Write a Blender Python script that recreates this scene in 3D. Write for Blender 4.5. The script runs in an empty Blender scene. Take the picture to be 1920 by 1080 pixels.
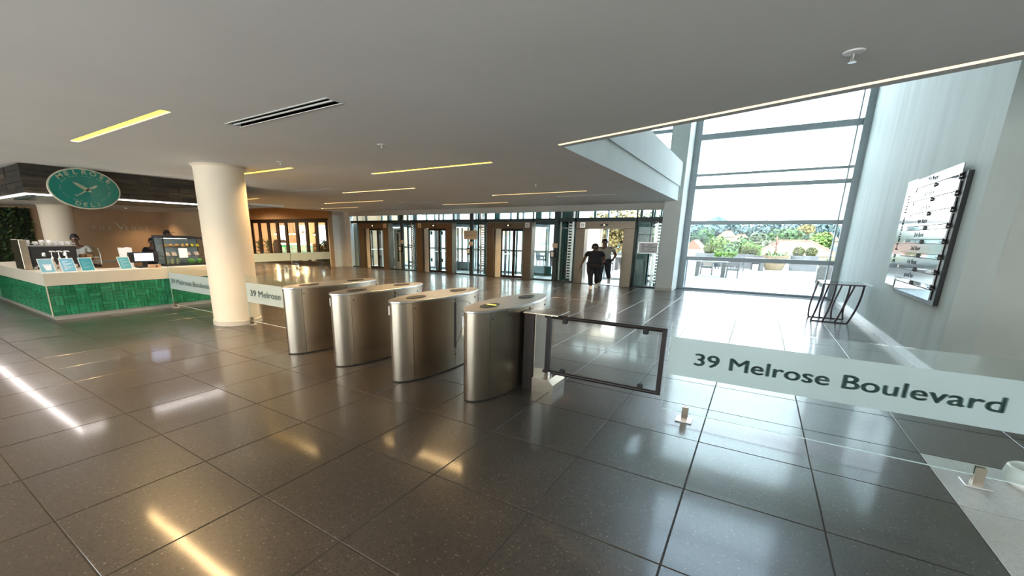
import bpy, bmesh, math, random
from mathutils import Vector, Matrix

# ------------------------------------------------------------------ camera
scene = bpy.context.scene
COL = scene.collection
# world axes: X along the lift wall (to the right), Y towards the big window, Z up; the camera stands above the origin
CAM_H = 1.8
F_PX, CX, CY = 783.965, 903.489, 636.045            # focal length and principal point in a 1920x1080 frame
RW = Matrix(((0.83877194, 0.54433442, 0.01271527),
             (0.14042068, -0.19369508, -0.97096048),
             (-0.52606432, 0.81619989, -0.2389018)))  # world -> camera (x right, y down, z forward)
cd = bpy.data.cameras.new('camera')
cd.sensor_fit = 'HORIZONTAL'; cd.sensor_width = 36.0
cd.lens = F_PX * 36.0 / 1920.0
cd.shift_x = (960.0 - CX) / 1920.0
cd.shift_y = (CY - 540.0) / 1920.0
cd.clip_start = 0.05; cd.clip_end = 2000
cam = bpy.data.objects.new('camera', cd); COL.objects.link(cam)
rb = Matrix(((1, 0, 0), (0, -1, 0), (0, 0, -1))) @ RW
cam.matrix_world = Matrix.Translation((0, 0, CAM_H)) @ rb.transposed().to_4x4()
scene.camera = cam

# ------------------------------------------------------------------ sky, sun, exposure
world = bpy.data.worlds.new('sky'); scene.world = world; world.use_nodes = True
wn = world.node_tree.nodes; wl = world.node_tree.links
bg = wn['Background']
wtc = wn.new('ShaderNodeTexCoord'); wsep = wn.new('ShaderNodeSeparateXYZ'); wr = wn.new('ShaderNodeValToRGB')
wl.new(wtc.outputs['Generated'], wsep.inputs[0]); wl.new(wsep.outputs['Z'], wr.inputs[0])
wr.color_ramp.elements[0].position = 0.0; wr.color_ramp.elements[0].color = (1.0, 1.0, 1.0, 1)
wr.color_ramp.elements[1].position = 0.9; wr.color_ramp.elements[1].color = (0.45, 0.72, 1.0, 1)
we = wr.color_ramp.elements.new(0.3); we.color = (0.79, 0.92, 1.0, 1)
wl.new(wr.outputs['Color'], bg.inputs['Color'])
bg.inputs['Strength'].default_value = 2.6
sd = bpy.data.lights.new('sun', 'SUN'); sd.energy = 3.6; sd.angle = math.radians(1.5); sd.color = (1.0, 0.95, 0.86)
sun = bpy.data.objects.new('sun', sd); COL.objects.link(sun)
sun.rotation_euler = Vector((0.34, 0.42, -0.84)).to_track_quat('-Z', 'Y').to_euler()
vs = scene.view_settings
vs.view_transform = 'Standard'; vs.look = 'None'; vs.gamma = 1.0; vs.use_curve_mapping = False
vs.exposure = 1.85
cy = scene.cycles
cy.use_denoising = True
cy.max_bounces = 10; cy.diffuse_bounces = 5; cy.glossy_bounces = 5; cy.transmission_bounces = 6
cy.transparent_max_bounces = 40; cy.sample_clamp_indirect = 6.0; cy.caustics_reflective = False; cy.caustics_refractive = False

# ------------------------------------------------------------------ pixel helpers (directions only; depth comes from a known plane)
def ray(px, py): return RW.transposed() @ Vector(((px - CX) / F_PX, (py - CY) / F_PX, 1.0))
def at_y(px, py, Y):
    r = ray(px, py); return Vector((0, 0, CAM_H)) + r * (Y / r.y)
def at_x(px, py, X):
    r = ray(px, py); return Vector((0, 0, CAM_H)) + r * (X / r.x)
def at_z(px, py, Z=0.0):
    r = ray(px, py); return Vector((0, 0, CAM_H)) + r * ((Z - CAM_H) / r.z)

# ------------------------------------------------------------------ materials
MATS = {}
def mat(name, col, rough=0.5, metal=0.0, noise=None, bump=None, emis=None, spec=0.5, stretch=None, aniso=0.0, dark=None, coat=0.0, sss=0):
    """Procedural Principled material; noise=(scale, amount), bump=(scale, strength), stretch=(sx,sy,sz) scales the position."""
    if name in MATS: return MATS[name]
    m = bpy.data.materials.new(name); m.use_nodes = True; MATS[name] = m
    nt = m.node_tree; N = nt.nodes; L = nt.links; b = N['Principled BSDF']
    b.inputs['Base Color'].default_value = (*col, 1); b.inputs['Roughness'].default_value = rough
    b.inputs['Metallic'].default_value = metal; b.inputs['Specular IOR Level'].default_value = spec
    b.inputs['Coat Weight'].default_value = coat
    if aniso: b.inputs['Anisotropic'].default_value = aniso
    if emis:
        b.inputs['Emission Color'].default_value = (*emis[0], 1); b.inputs['Emission Strength'].default_value = emis[1]
    if noise or bump:
        g = N.new('ShaderNodeNewGeometry'); src = g.outputs['Position']
        if stretch:
            mp = N.new('ShaderNodeMapping'); mp.inputs['Scale'].default_value = stretch
            L.new(src, mp.inputs['Vector']); src = mp.outputs['Vector']
    if noise:
        n = N.new('ShaderNodeTexNoise'); n.inputs['Scale'].default_value = noise[0]; n.inputs['Detail'].default_value = 5
        L.new(src, n.inputs['Vector'])
        r = N.new('ShaderNodeValToRGB'); a = noise[1]
        lo = dark or tuple(c * (1 - a) for c in col); hi = tuple(min(1, c * (1 + a)) for c in col)
        r.color_ramp.elements[0].position = 0.3; r.color_ramp.elements[0].color = (*lo, 1)
        r.color_ramp.elements[1].position = 0.7; r.color_ramp.elements[1].color = (*hi, 1)
        L.new(n.outputs['Fac'], r.inputs['Fac']); L.new(r.outputs['Color'], b.inputs['Base Color'])
    if bump:
        n2 = N.new('ShaderNodeTexNoise'); n2.inputs['Scale'].default_value = bump[0]; n2.inputs['Detail'].default_value = 4
        L.new(src, n2.inputs['Vector'])
        bp = N.new('ShaderNodeBump'); bp.inputs['Strength'].default_value = bump[1]; bp.inputs['Distance'].default_value = 0.01
        L.new(n2.outputs['Fac'], bp.inputs['Height']); L.new(bp.outputs['Normal'], b.inputs['Normal'])
    return m

def glass_mat(name, tint=(1, 1, 1), ior=1.45, rough=0.0, haze=0.0, haze_col=(0.8, 0.86, 0.85)):
    """Thin clear pane: mostly transparent, Fresnel reflection, optionally a frosted share."""
    m = bpy.data.materials.new(name); m.use_nodes = True; MATS[name] = m
    nt = m.node_tree; N = nt.nodes; L = nt.links; N.clear()
    o = N.new('ShaderNodeOutputMaterial'); t = N.new('ShaderNodeBsdfTransparent'); g = N.new('ShaderNodeBsdfGlossy')
    fr = N.new('ShaderNodeFresnel'); mx = N.new('ShaderNodeMixShader'); ge = N.new('ShaderNodeNewGeometry'); mr = N.new('ShaderNodeMapRange')
    mr.inputs['To Min'].default_value = ior; mr.inputs['To Max'].default_value = 1.0 / ior      # the same Fresnel curve on both faces of the pane
    L.new(ge.outputs['Backfacing'], mr.inputs['Value']); L.new(mr.outputs[0], fr.inputs['IOR'])
    t.inputs['Color'].default_value = (*tint, 1); g.inputs['Roughness'].default_value = rough
    base = t.outputs[0]
    if haze:
        d = N.new('ShaderNodeBsdfDiffuse'); tr = N.new('ShaderNodeBsdfTranslucent'); m2 = N.new('ShaderNodeMixShader'); m1 = N.new('ShaderNodeMixShader')
        d.inputs['Color'].default_value = (*haze_col, 1); tr.inputs['Color'].default_value = (*haze_col, 1)
        m1.inputs[0].default_value = 0.5; L.new(d.outputs[0], m1.inputs[1]); L.new(tr.outputs[0], m1.inputs[2])
        m2.inputs[0].default_value = haze; L.new(t.outputs[0], m2.inputs[1]); L.new(m1.outputs[0], m2.inputs[2]); base = m2.outputs[0]
    L.new(fr.outputs[0], mx.inputs[0]); L.new(base, mx.inputs[1]); L.new(g.outputs[0], mx.inputs[2]); L.new(mx.outputs[0], o.inputs[0])
    return m

def terrazzo(name, base, light, dark, rough):
    m = bpy.data.materials.new(name); m.use_nodes = True; MATS[name] = m
    nt = m.node_tree; N = nt.nodes; L = nt.links; b = N['Principled BSDF']
    g = N.new('ShaderNodeNewGeometry')
    big = N.new('ShaderNodeTexNoise'); big.inputs['Scale'].default_value = 1.3; big.inputs['Detail'].default_value = 3
    v = N.new('ShaderNodeTexVoronoi'); v.inputs['Scale'].default_value = 85
    v2 = N.new('ShaderNodeTexVoronoi'); v2.inputs['Scale'].default_value = 62
    for n in (big, v, v2): L.new(g.outputs['Position'], n.inputs['Vector'])
    r0 = N.new('ShaderNodeValToRGB'); e = r0.color_ramp.elements
    e[0].position = 0.3; e[0].color = (*[c * 0.85 for c in base], 1); e[1].position = 0.7; e[1].color = (*[c * 1.15 for c in base], 1)
    L.new(big.outputs['Fac'], r0.inputs['Fac'])
    s1 = N.new('ShaderNodeSeparateColor'); L.new(v.outputs['Color'], s1.inputs[0])
    r1 = N.new('ShaderNodeValToRGB'); e = r1.color_ramp.elements; r1.color_ramp.interpolation = 'CONSTANT'
    e[0].position = 0; e[0].color = (0, 0, 0, 1); e[1].position = 0.72; e[1].color = (0.45, 0.45, 0.45, 1)
    L.new(s1.outputs[0], r1.inputs['Fac'])
    mx = N.new('ShaderNodeMix'); mx.data_type = 'RGBA'; L.new(r1.outputs['Color'], mx.inputs['Factor'])
    L.new(r0.outputs['Color'], mx.inputs['A']); mx.inputs['B'].default_value = (*dark, 1)
    s2 = N.new('ShaderNodeSeparateColor'); L.new(v2.outputs['Color'], s2.inputs[0])
    r2 = N.new('ShaderNodeValToRGB'); e = r2.color_ramp.elements; r2.color_ramp.interpolation = 'CONSTANT'
    e[0].position = 0; e[0].color = (0, 0, 0, 1); e[1].position = 0.9; e[1].color = (0.5, 0.5, 0.5, 1)
    L.new(s2.outputs[1], r2.inputs['Fac'])
    r3 = N.new('ShaderNodeValToRGB'); e = r3.color_ramp.elements
    e[0].position = 0.25; e[0].color = (1, 1, 1, 1); e[1].position = 0.4; e[1].color = (0, 0, 0, 1)
    L.new(v2.outputs['Distance'], r3.inputs['Fac'])
    mm = N.new('ShaderNodeMath'); mm.operation = 'MULTIPLY'; L.new(r2.outputs['Color'], mm.inputs[0]); L.new(r3.outputs['Color'], mm.inputs[1])
    mx2 = N.new('ShaderNodeMix'); mx2.data_type = 'RGBA'; L.new(mm.outputs[0], mx2.inputs['Factor'])
    L.new(mx.outputs['Result'], mx2.inputs['A']); mx2.inputs['B'].default_value = (*light, 1)
    L.new(mx2.outputs['Result'], b.inputs['Base Color'])
    rr = N.new('ShaderNodeMapRange'); rr.inputs['To Min'].default_value = rough * 0.7; rr.inputs['To Max'].default_value = rough * 1.3
    L.new(big.outputs['Fac'], rr.inputs['Value']); L.new(rr.outputs[0], b.inputs['Roughness'])
    b.inputs['Specular IOR Level'].default_value = 0.38; b.inputs['Coat Weight'].default_value = 0.45; b.inputs['Coat Roughness'].default_value = 0.10; b.inputs['Coat IOR'].default_value = 1.5
    wv = N.new('ShaderNodeTexNoise'); wv.inputs['Scale'].default_value = 2.2; L.new(g.outputs['Position'], wv.inputs['Vector'])
    bp = N.new('ShaderNodeBump'); bp.inputs['Strength'].default_value = 0.09; bp.inputs['Distance'].default_value = 0.01
    L.new(wv.outputs['Fac'], bp.inputs['Height']); L.new(bp.outputs['Normal'], b.inputs['Normal']); L.new(bp.outputs['Normal'], b.inputs['Coat Normal'])
    return m

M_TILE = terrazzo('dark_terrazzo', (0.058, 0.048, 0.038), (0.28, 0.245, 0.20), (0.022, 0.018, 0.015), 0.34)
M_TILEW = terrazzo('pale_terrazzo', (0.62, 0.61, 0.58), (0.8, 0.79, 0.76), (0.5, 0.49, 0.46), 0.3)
M_GROUT = mat('grout', (0.040, 0.036, 0.031), 0.8, noise=(6, 0.4))
M_CEIL = mat('ceiling_paint', (0.90, 0.905, 0.885), 0.85, noise=(0.6, 0.03))
M_WHITE = mat('white_plaster', (0.80, 0.81, 0.79), 0.8, noise=(3, 0.03), bump=(40, 0.05))
M_BEAM = mat('beam_plaster', (0.66, 0.68, 0.66), 0.8, noise=(1.3, 0.04))
M_SKIM = mat('skimmed_concrete', (0.52, 0.555, 0.52), 0.7, noise=(1.1, 0.09), stretch=(1, 3.0, 0.35), bump=(30, 0.08))
M_GREYW = mat('grey_plaster', (0.52, 0.53, 0.49), 0.75, noise=(2, 0.04))
M_TAN = mat('tan_paint', (0.50, 0.34, 0.20), 0.8, noise=(2, 0.05))
M_COLUMN = mat('column_warm_tint', (0.86, 0.75, 0.58), 0.6, noise=(2, 0.02))  # warm lamp light is put into the column's even colour
M_STEEL = mat('brushed_steel', (0.46, 0.385, 0.30), 0.27, 1.0, noise=(6, 0.06), stretch=(1, 1, 60), bump=(14, 0.03), aniso=0.5)
M_LID = mat('satin_steel_lid', (0.72, 0.71, 0.69), 0.3, 1.0, noise=(10, 0.04))
M_BRONZE = mat('lift_steel', (0.15, 0.125, 0.095), 0.36, 0.9, noise=(5, 0.1), stretch=(1, 1, 12))
M_DSTEEL = mat('dark_steel', (0.026, 0.020, 0.018), 0.36, 0.25, noise=(8, 0.1), spec=0.2)
M_FRAME = mat('grey_aluminium', (0.36, 0.40, 0.42), 0.5, 0.2, noise=(5, 0.05))
M_DFRAME = mat('dark_teal_frame', (0.035, 0.055, 0.055), 0.5, 0.3, noise=(5, 0.1))
M_TEAL = mat('teal_lift_panel', (0.03, 0.10, 0.095), 0.35, 0.2, noise=(2, 0.25))
M_BLACK = mat('black_plastic', (0.012, 0.012, 0.013), 0.4, noise=(20, 0.1))
M_RUBBER = mat('black_rubber', (0.02, 0.02, 0.02), 0.8, noise=(20, 0.1))
M_WPLAST = mat('white_plastic', (0.82, 0.81, 0.78), 0.4, noise=(10, 0.02))
M_GLASS = glass_mat('clear_glass', (0.95, 0.98, 0.97), 1.28)
M_PANE = glass_mat('barrier_glass', (0.955, 0.985, 0.975), 1.42)
M_WGLASS = glass_mat('window_glass', (0.935, 0.96, 0.96), 1.25)
M_FROST = glass_mat('frosted_film', (0.9, 0.95, 0.94), 1.3, 0.3, 0.80, (0.73, 0.80, 0.785))
M_LETTER = glass_mat('grey_green_film', (0.55, 0.65, 0.63), 1.2, 0.3, 0.75, (0.33, 0.42, 0.40))
M_EDGE = mat('glass_edge_glint', (0.74, 0.84, 0.81), 0.25, noise=(5, .03))  # bright glint along the pane edges, put into a pale colour

# ------------------------------------------------------------------ mesh helpers
class MB:
    def __init__(s): s.v = []; s.f = []
    def add(s, vs, fs):
        o = len(s.v); s.v += [tuple(v) for v in vs]; s.f += [tuple(i + o for i in f) for f in fs]; return s
    def box(s, x0, x1, y0, y1, z0, z1):
        return s.add([(x0, y0, z0), (x1, y0, z0), (x1, y1, z0), (x0, y1, z0), (x0, y0, z1), (x1, y0, z1), (x1, y1, z1), (x0, y1, z1)],
                     [(3, 2, 1, 0), (4, 5, 6, 7), (0, 1, 5, 4), (1, 2, 6, 5), (2, 3, 7, 6), (3, 0, 4, 7)])
    def quad(s, a, b, c, d): return s.add([a, b, c, d], [(0, 1, 2, 3)])
    def prism(s, poly, z0, z1):
        n = len(poly)
        return s.add([(x, y, z0) for x, y in poly] + [(x, y, z1) for x, y in poly],
                     [tuple(range(n - 1, -1, -1)), tuple(range(n, 2 * n))] + [(i, (i + 1) % n, n + (i + 1) % n, n + i) for i in range(n)])
    def prism_y(s, poly, y0, y1):
        n = len(poly)
        return s.add([(x, y0, z) for x, z in poly] + [(x, y1, z) for x, z in poly],
                     [tuple(range(n)), tuple(range(2 * n - 1, n - 1, -1))] + [(i, n + i, n + (i + 1) % n, (i + 1) % n) for i in range(n)])
    def prism_x(s, poly, x0, x1):
        n = len(poly)
        return s.add([(x0, y, z) for y, z in poly] + [(x1, y, z) for y, z in poly],
                     [tuple(range(n - 1, -1, -1)), tuple(range(n, 2 * n))] + [(i, (i + 1) % n, n + (i + 1) % n, n + i) for i in range(n)])
    def lathe(s, prof, cx=0, cy=0, n=24, sx=1, sy=1):
        k = len(prof); vs = []; fs = []
        for i in range(n):
            a = 2 * math.pi * i / n
            for r, z in prof: vs.append((cx + r * sx * math.cos(a), cy + r * sy * math.sin(a), z))
        for i in range(n):
            j = (i + 1) % n
            for q in range(k - 1): fs.append((i * k + q, j * k + q, j * k + q + 1, i * k + q + 1))
        fs.append(tuple(i * k for i in range(n - 1, -1, -1))); fs.append(tuple(i * k + k - 1 for i in range(n)))
        return s.add(vs, fs)
    def tube(s, pts, r, n=8, closed=False, square=False):
        pts = [Vector(p) for p in pts]; m = len(pts); vs = []; fs = []
        rs = r if isinstance(r, (list, tuple)) else [r] * m
        up = None
        for i, p in enumerate(pts):
            a = pts[(i - 1) % m] if (closed or i > 0) else p; b = pts[(i + 1) % m] if (closed or i < m - 1) else p
            t = (b - a).normalized()
            if up is None:
                up = Vector((0, 0, 1)) if abs(t.z) < 0.9 else Vector((0, 1, 0))
            x = t.cross(up)
            if x.length < 1e-4: x = t.cross(Vector((1, 0.3, 0)))
            x.normalize(); y = x.cross(t).normalized(); up = y
            for q in range(n):
                an = 2 * math.pi * (q + (0.5 if square else 0)) / n; rr = rs[i] * (1.414 if square else 1)
                vs.append(p + x * rr * math.cos(an) + y * rr * math.sin(an))
        for i in range(m if closed else m - 1):
            j = (i + 1) % m
            for q in range(n): fs.append((i * n + q, i * n + (q + 1) % n, j * n + (q + 1) % n, j * n + q))
        if not closed: fs.append(tuple(range(n - 1, -1, -1))); fs.append(tuple((m - 1) * n + q for q in range(n)))
        return s.add(vs, fs)
    def bar(s, a, b, r): return s.tube([a, b], r, 4, square=True)
    def ball(s, c, rx, ry, rz, nu=10, nv=7):
        prof = [(math.sin(math.pi * i / nv), -math.cos(math.pi * i / nv)) for i in range(nv + 1)]
        prof[0] = (0.02, -1); prof[-1] = (0.02, 1)
        t = MB().lathe(prof, 0, 0, nu)
        return s.add([(c[0] + x * rx, c[1] + y * ry, c[2] + z * rz) for x, y, z in t.v], t.f)
    def mesh(s, name, smooth=False):
        me = bpy.data.meshes.new(name); me.from_pydata(s.v, [], s.f); me.update()
        if smooth:
            me.polygons.foreach_set('use_smooth', [True] * len(me.polygons)); me.set_sharp_from_angle(angle=math.radians(35))
        return me

def link(name, me, m, parent=None, loc=(0, 0, 0), rot=(0, 0, 0)):
    o = bpy.data.objects.new(name, me); COL.objects.link(o)
    if m is not None and me is not None and not me.materials: me.materials.append(m)
    o.location = loc; o.rotation_euler = rot
    if parent is not None: o.parent = parent
    return o
def bevel(o, w=0.006, seg=2):
    b = o.modifiers.new('bevel', 'BEVEL'); b.width = w; b.segments = seg; b.limit_method = 'ANGLE'; b.angle_limit = math.radians(40); return o
def part(name, mb, m, parent, label=None, smooth=False, bev=0, loc=(0, 0, 0), rot=(0, 0, 0)):
    o = link(name, mb.mesh(name, smooth) if isinstance(mb, MB) else mb, m, parent, loc, rot)
    if label: o['label'] = label
    if bev: bevel(o, bev)
    return o
def tag(o, label, cat, group=None):
    o['label'] = label; o['category'] = cat
    if group: o['group'] = group
    return o
def thing(name, label, cat, loc=(0, 0, 0), rz=0, group=None):
    o = bpy.data.objects.new(name, None); COL.objects.link(o); o.location = loc; o.rotation_euler = (0, 0, rz); o.empty_display_size = 0.2
    return tag(o, label, cat, group)
def single(name, mb, m, label, cat, loc=(0, 0, 0), rz=0, group=None, smooth=False, bev=0):
    o = link(name, mb.mesh(name, smooth) if isinstance(mb, MB) else mb, m, None, loc, (0, 0, rz))
    if bev: bevel(o, bev)
    return tag(o, label, cat, group)
def struct(name, mb, m, smooth=False, bev=0):
    o = link(name, mb.mesh(name, smooth), m); o['kind'] = 'structure'
    if bev: bevel(o, bev)
    return o
def stuff(o): o['kind'] = 'stuff'; return o
def copy_tree(o, parent=None):
    c = o.copy(); COL.objects.link(c)
    if parent is not None: c.parent = parent
    for ch in list(o.children): copy_tree(ch, c)
    return c
def text_mesh(body, size, extrude=0.002, bold=0.0, align='LEFT', spacing=1.0, sx=1.0):
    cu = bpy.data.curves.new('lettering', 'FONT'); cu.body = body; cu.size = size; cu.extrude = extrude; cu.offset = bold
    cu.align_x = align; cu.space_character = spacing; cu.resolution_u = 3
    t = bpy.data.objects.new('lettering', cu); COL.objects.link(t)
    dg = bpy.context.evaluated_depsgraph_get(); dg.update()
    me = bpy.data.meshes.new_from_object(t.evaluated_get(dg))
    bpy.data.objects.remove(t); bpy.data.curves.remove(cu)
    if sx != 1.0:
        for v in me.vertices: v.co.x *= sx
    return me
def width(me): xs = [v.co.x for v in me.vertices]; return max(xs) - min(xs)
def fit_text(body, w, h, extrude=0.002, bold=0.0):
    """Lettering scaled to a given overall width and cap height, left-aligned at the baseline."""
    me = text_mesh(body, 1.0, 0, 0)
    if bold:                                          # heavier strokes: the same outlines set twice more, nudged sideways
        vs = [v.co.copy() for v in me.vertices]; fs = [tuple(p.vertices) for p in me.polygons]; n = len(vs)
        offs = ((-bold, 0), (bold, 0), (0, bold * .5), (0, -bold * .5), (0, 0)); me = bpy.data.meshes.new('lettering')
        me.from_pydata([(v.x + o[0], v.y + o[1], 0) for o in offs for v in vs], [], [tuple(i + k * n for i in f) for k in range(5) for f in fs]); me.update()
    xs = [v.co.x for v in me.vertices]; ys = [v.co.y for v in me.vertices]
    cap = max(v.co.y for v in me.vertices); x0 = min(xs)
    for v in me.vertices: v.co.x = (v.co.x - x0) * w / (max(xs) - x0); v.co.y *= h / cap; v.co.z = 0
    return me

def fit_words(body, w, h, bold):
    """Lettering split into words that together span width w: [(mesh, x offset)]."""
    def ext(s): me = text_mesh(s, 1.0, 0, 0); xs = [v.co.x for v in me.vertices]; return me, min(xs), max(xs)
    me, a0, a1 = ext(body); k = w / (a1 - a0); cap = max(v.co.y for v in me.vertices); out = []; words_ = body.split(' ')
    for i, wd in enumerate(words_):
        p, p0, p1 = ext(' '.join(words_[:i + 1])); m1, q0, q1 = ext(wd); start = (p1 - p0) - (q1 - q0)
        vs = [((v.co.x - q0) * k, v.co.y * h / cap) for v in m1.vertices]; fs = [tuple(f.vertices) for f in m1.polygons]; n = len(vs); b = bold * k
        offs = ((-b, 0), (b, 0), (0, b * .4), (0, -b * .4), (0, 0)); nm = bpy.data.meshes.new('word')
        nm.from_pydata([(x + o[0], y + o[1], 0) for o in offs for x, y in vs], [], [tuple(j + c * n for j in f) for c in range(5) for f in fs]); nm.update(); out.append((nm, start * k))
    return out

# ================================================================== THE SETTING
ZC = 3.04                                            # lobby ceiling
rng = random.Random(7)
# ---- floor: grout bed and single terrazzo tiles
TX, TY, PX0, PY0, JOINT = 0.8267, 0.8875, -1.0465, 2.245, 0.0075
floor = struct('floor', MB().box(-30, 6, -6, 17.3, -0.3, -0.004), M_GROUT)
def tile_mesh(m):
    a, b, c = (TX - JOINT) / 2, (TY - JOINT) / 2, 0.003
    vs = [(-a, -b, -0.02), (a, -b, -0.02), (a, b, -0.02), (-a, b, -0.02), (-a, -b, -c), (a, -b, -c), (a, b, -c), (-a, b, -c),
          (-a + c, -b + c, 0), (a - c, -b + c, 0), (a - c, b - c, 0), (-a + c, b - c, 0)]
    fs = [(8, 9, 10, 11)] + [(4 + i, 4 + (i + 1) % 4, 8 + (i + 1) % 4, 8 + i) for i in range(4)] + [(i, (i + 1) % 4, 4 + (i + 1) % 4, 4 + i) for i in range(4)]
    mb = MB().add(vs, fs); me = mb.mesh('tile'); me.materials.append(m); return me, mb
tile_me, tile_mb = tile_mesh(M_TILE); tilew_me, _ = tile_mesh(M_TILEW)
cells = []
for i in range(int((-30 - PX0) / TX), int((6 - PX0) / TX)):
    for j in range(int((-6 - PY0) / TY), 17):
        x, y = PX0 + (i + 0.5) * TX, PY0 + (j + 0.5) * TY
        if y + TY / 2 > 17.32: continue
        c = RW @ Vector((x, y, -CAM_H)); d = c.length
        seen = False
        if c.z > 0.3:
            u, w = F_PX * c.x / c.z + CX, F_PX * c.y / c.z + CY
            seen = -150 < u < 2070 and w < 1250 and not (x < -11.9 and 2.3 < y < 7.8)
        cells.append((0 if seen else 1, d, x, y))
cells.sort()
field = MB()
for k, (s_, d, x, y) in enumerate(cells):
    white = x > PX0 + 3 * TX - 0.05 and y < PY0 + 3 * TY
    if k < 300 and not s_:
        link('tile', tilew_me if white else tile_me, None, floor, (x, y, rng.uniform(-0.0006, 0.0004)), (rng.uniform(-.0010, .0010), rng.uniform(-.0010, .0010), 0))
    else:
        dz = rng.uniform(-0.0006, 0.0004); field.add([(a + x, b + y, c + dz) for a, b, c in tile_mb.v], tile_mb.f)
stuff(part('tile_field', field, M_TILE, floor))

# ---- ceiling with the slots cut out
SLOTS = [(-8.40, -5.45, 2.25), (-7.01, -4.08, 6.57), (-10.96, -8.04, 9.03), (-7.17, -4.17, 11.65), (-15.36, -12.0, 11.70),
         (-18.62, -15.95, 13.95), (-11.16, -8.10, 14.23), (-10.75, -7.82, 5.25), (-18.6, -15.63, 9.04), (-9.0, -6.0, -2.2), (-3.0, 0.0, -2.2), (-15, -12, -2.2)]  # the final entries are unseen lamps added behind the viewer for warm fill
VENTS = [(-5.42, -3.60, 2.93), (-12.04, -10.23, 8.07), (-5.52, -3.76, 12.86), (-12.21, -10.34, 12.86)]
SW, VW = 0.10, 0.17
def plate(mb, x0, x1, y0, y1, holes, z0, z1):
    xs = sorted({x0, x1, *[v for h in holes for v in h[:2] if x0 < v < x1]}); ys = sorted({y0, y1, *[v for h in holes for v in h[2:] if y0 < v < y1]})
    for a, b in zip(xs, xs[1:]):
        run = None
        for c, d in zip(ys, ys[1:]):
            mx, my = (a + b) / 2, (c + d) / 2
            if any(h[0] < mx < h[1] and h[2] < my < h[3] for h in holes):
                if run: mb.box(a, b, run[0], run[1], z0, z1); run = None
            else: run = (run[0], d) if run else (c, d)
        if run: mb.box(a, b, run[0], run[1], z0, z1)
    return mb
holes = [(a, b, y - SW / 2, y + SW / 2) for a, b, y in SLOTS] + [(a, b, y - VW / 2, y + VW / 2) for a, b, y in VENTS]
cm = plate(MB(), -20.1, -2.53, -6, 16.62, holes, ZC, ZC + 0.2)
DIAG = lambda x: 5.79 - 0.3057 * (x + 2.56)          # front edge of the light strip along the void
plate(cm, -2.53, 6, -6, 2.6, holes, ZC, ZC + 0.2)
cm.prism([(-2.53, 2.6), (6, 2.6), (6, DIAG(6)), (-2.53, DIAG(-2.53))], ZC, ZC + 0.2)
ceiling = struct('ceiling', cm, M_CEIL)
# lip between the strip and the void
LW, LIP = 0.075, 0.20
struct('trim_1', MB().prism([(-2.53, DIAG(-2.53) + LW), (6, DIAG(6) + LW), (6, DIAG(6) + LIP), (-2.53, DIAG(-2.53) + LIP)], ZC, ZC + 0.2), M_WHITE)
ext = MB()
ext.box(-20.1, -2.6, -6, 6.2, ZC + 0.21, ZC + 0.4); ext.box(-20.1, -2.75, 6.2, 16.62, ZC + 0.21, ZC + 0.4)
ext.prism([(-2.6, -6), (6, -6), (6, DIAG(6) + 0.15), (-2.6, DIAG(-2.6) + 0.15)], ZC + 0.21, ZC + 0.4)
struct('ceiling_slab', ext, M_GREYW)
struct('roof', MB().box(-30.5, 6.3, -6.3, 17.4, 16.0, 16.2), M_WHITE)

# ---- walls
struct('wall_right', MB().box(2.206, 2.5, 7.845, 17.2, 0, 16), M_SKIM)
struct('wall_right_return', MB().box(2.215, 6.2, 7.86, 8.1, 0, 16), M_GREYW)
struct('wall_right_back', MB().box(6, 6.2, -6.2, 7.85, 0, 16), M_WHITE)
struct('wall_back', MB().box(-30.5, -13.9, -6.2, -6, 0, 16).box(-13.9, 5, -6.2, -6, 2.9, 16).box(5, 6.2, -6.2, -6, 0, 16), M_WHITE)
bw = MB()
for i in range(10): bw.box(-13.9 + 2.1 * i - 0.04, -13.9 + 2.1 * i + 0.04, -6.15, -6.05, 0, 2.9)
bw.box(-13.9, 5, -6.145, -6.055, 0, 0.08).box(-13.9, 5, -6.145, -6.055, 2.1, 2.18).box(-13.9, 5, -6.145, -6.055, 2.8, 2.9)
window_13 = struct('window_13', bw, M_FRAME)                  # unseen glazing, added behind the viewer to let in fill daylight
for i in range(9): part('pane', MB().box(-13.9 + 2.1 * i + 0.04, -13.9 + 2.1 * (i + 1) - 0.04, -6.105, -6.095, 0.08, 2.8), M_WGLASS, window_13)
struct('wall_upper_front', MB().prism([(-2.75, DIAG(-2.75) - 0.05), (6, DIAG(6) - 0.05), (6, DIAG(6) + 0.1), (-2.75, DIAG(-2.75) + 0.1)], ZC + 0.4, 16), M_WHITE)
struct('wall_upper_room', MB().box(-20.1, -2.75, 5.9, 6.1, ZC + 0.4, 16).box(-20.3, -20.1, 5.9, 16.62, ZC + 0.4, 16).box(-20.1, -2.58, 6.1, 16.6, 7.0, 7.4).box(-2.8, -2.58, 6.1, 16.03, 7.4, 16), M_WHITE)
struct('wall_left', MB().box(-20.8, -20.5, -6, 7.73, 0, 3.4), M_TAN)
struct('wall_left_return', MB().box(-30, -14.5, 7.73, 7.95, 0, 3.4), M_TAN)
struct('wall_far_left', MB().box(-30.2, -30, 7.73, 15.6, 0, 3.4), M_TAN)
DX0, DX1, DZ = -28.05, -20.15, 2.66                   # opening of the folding doors
struct('wall_doors', MB().box(DX1, -20.1, 15.45, 15.7, 0, DZ).box(-30, DX0, 15.45, 15.7, 0, DZ).box(-30, -20.1, 15.45, 15.7, DZ, 3.4), M_TAN)
struct('ceiling_foyer', MB().box(-30, -20.1, 7.73, 15.45, 3.4, 3.5).box(-20.2, -20.1, 7.73, 15.6, ZC, 3.5), M_TAN)
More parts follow.
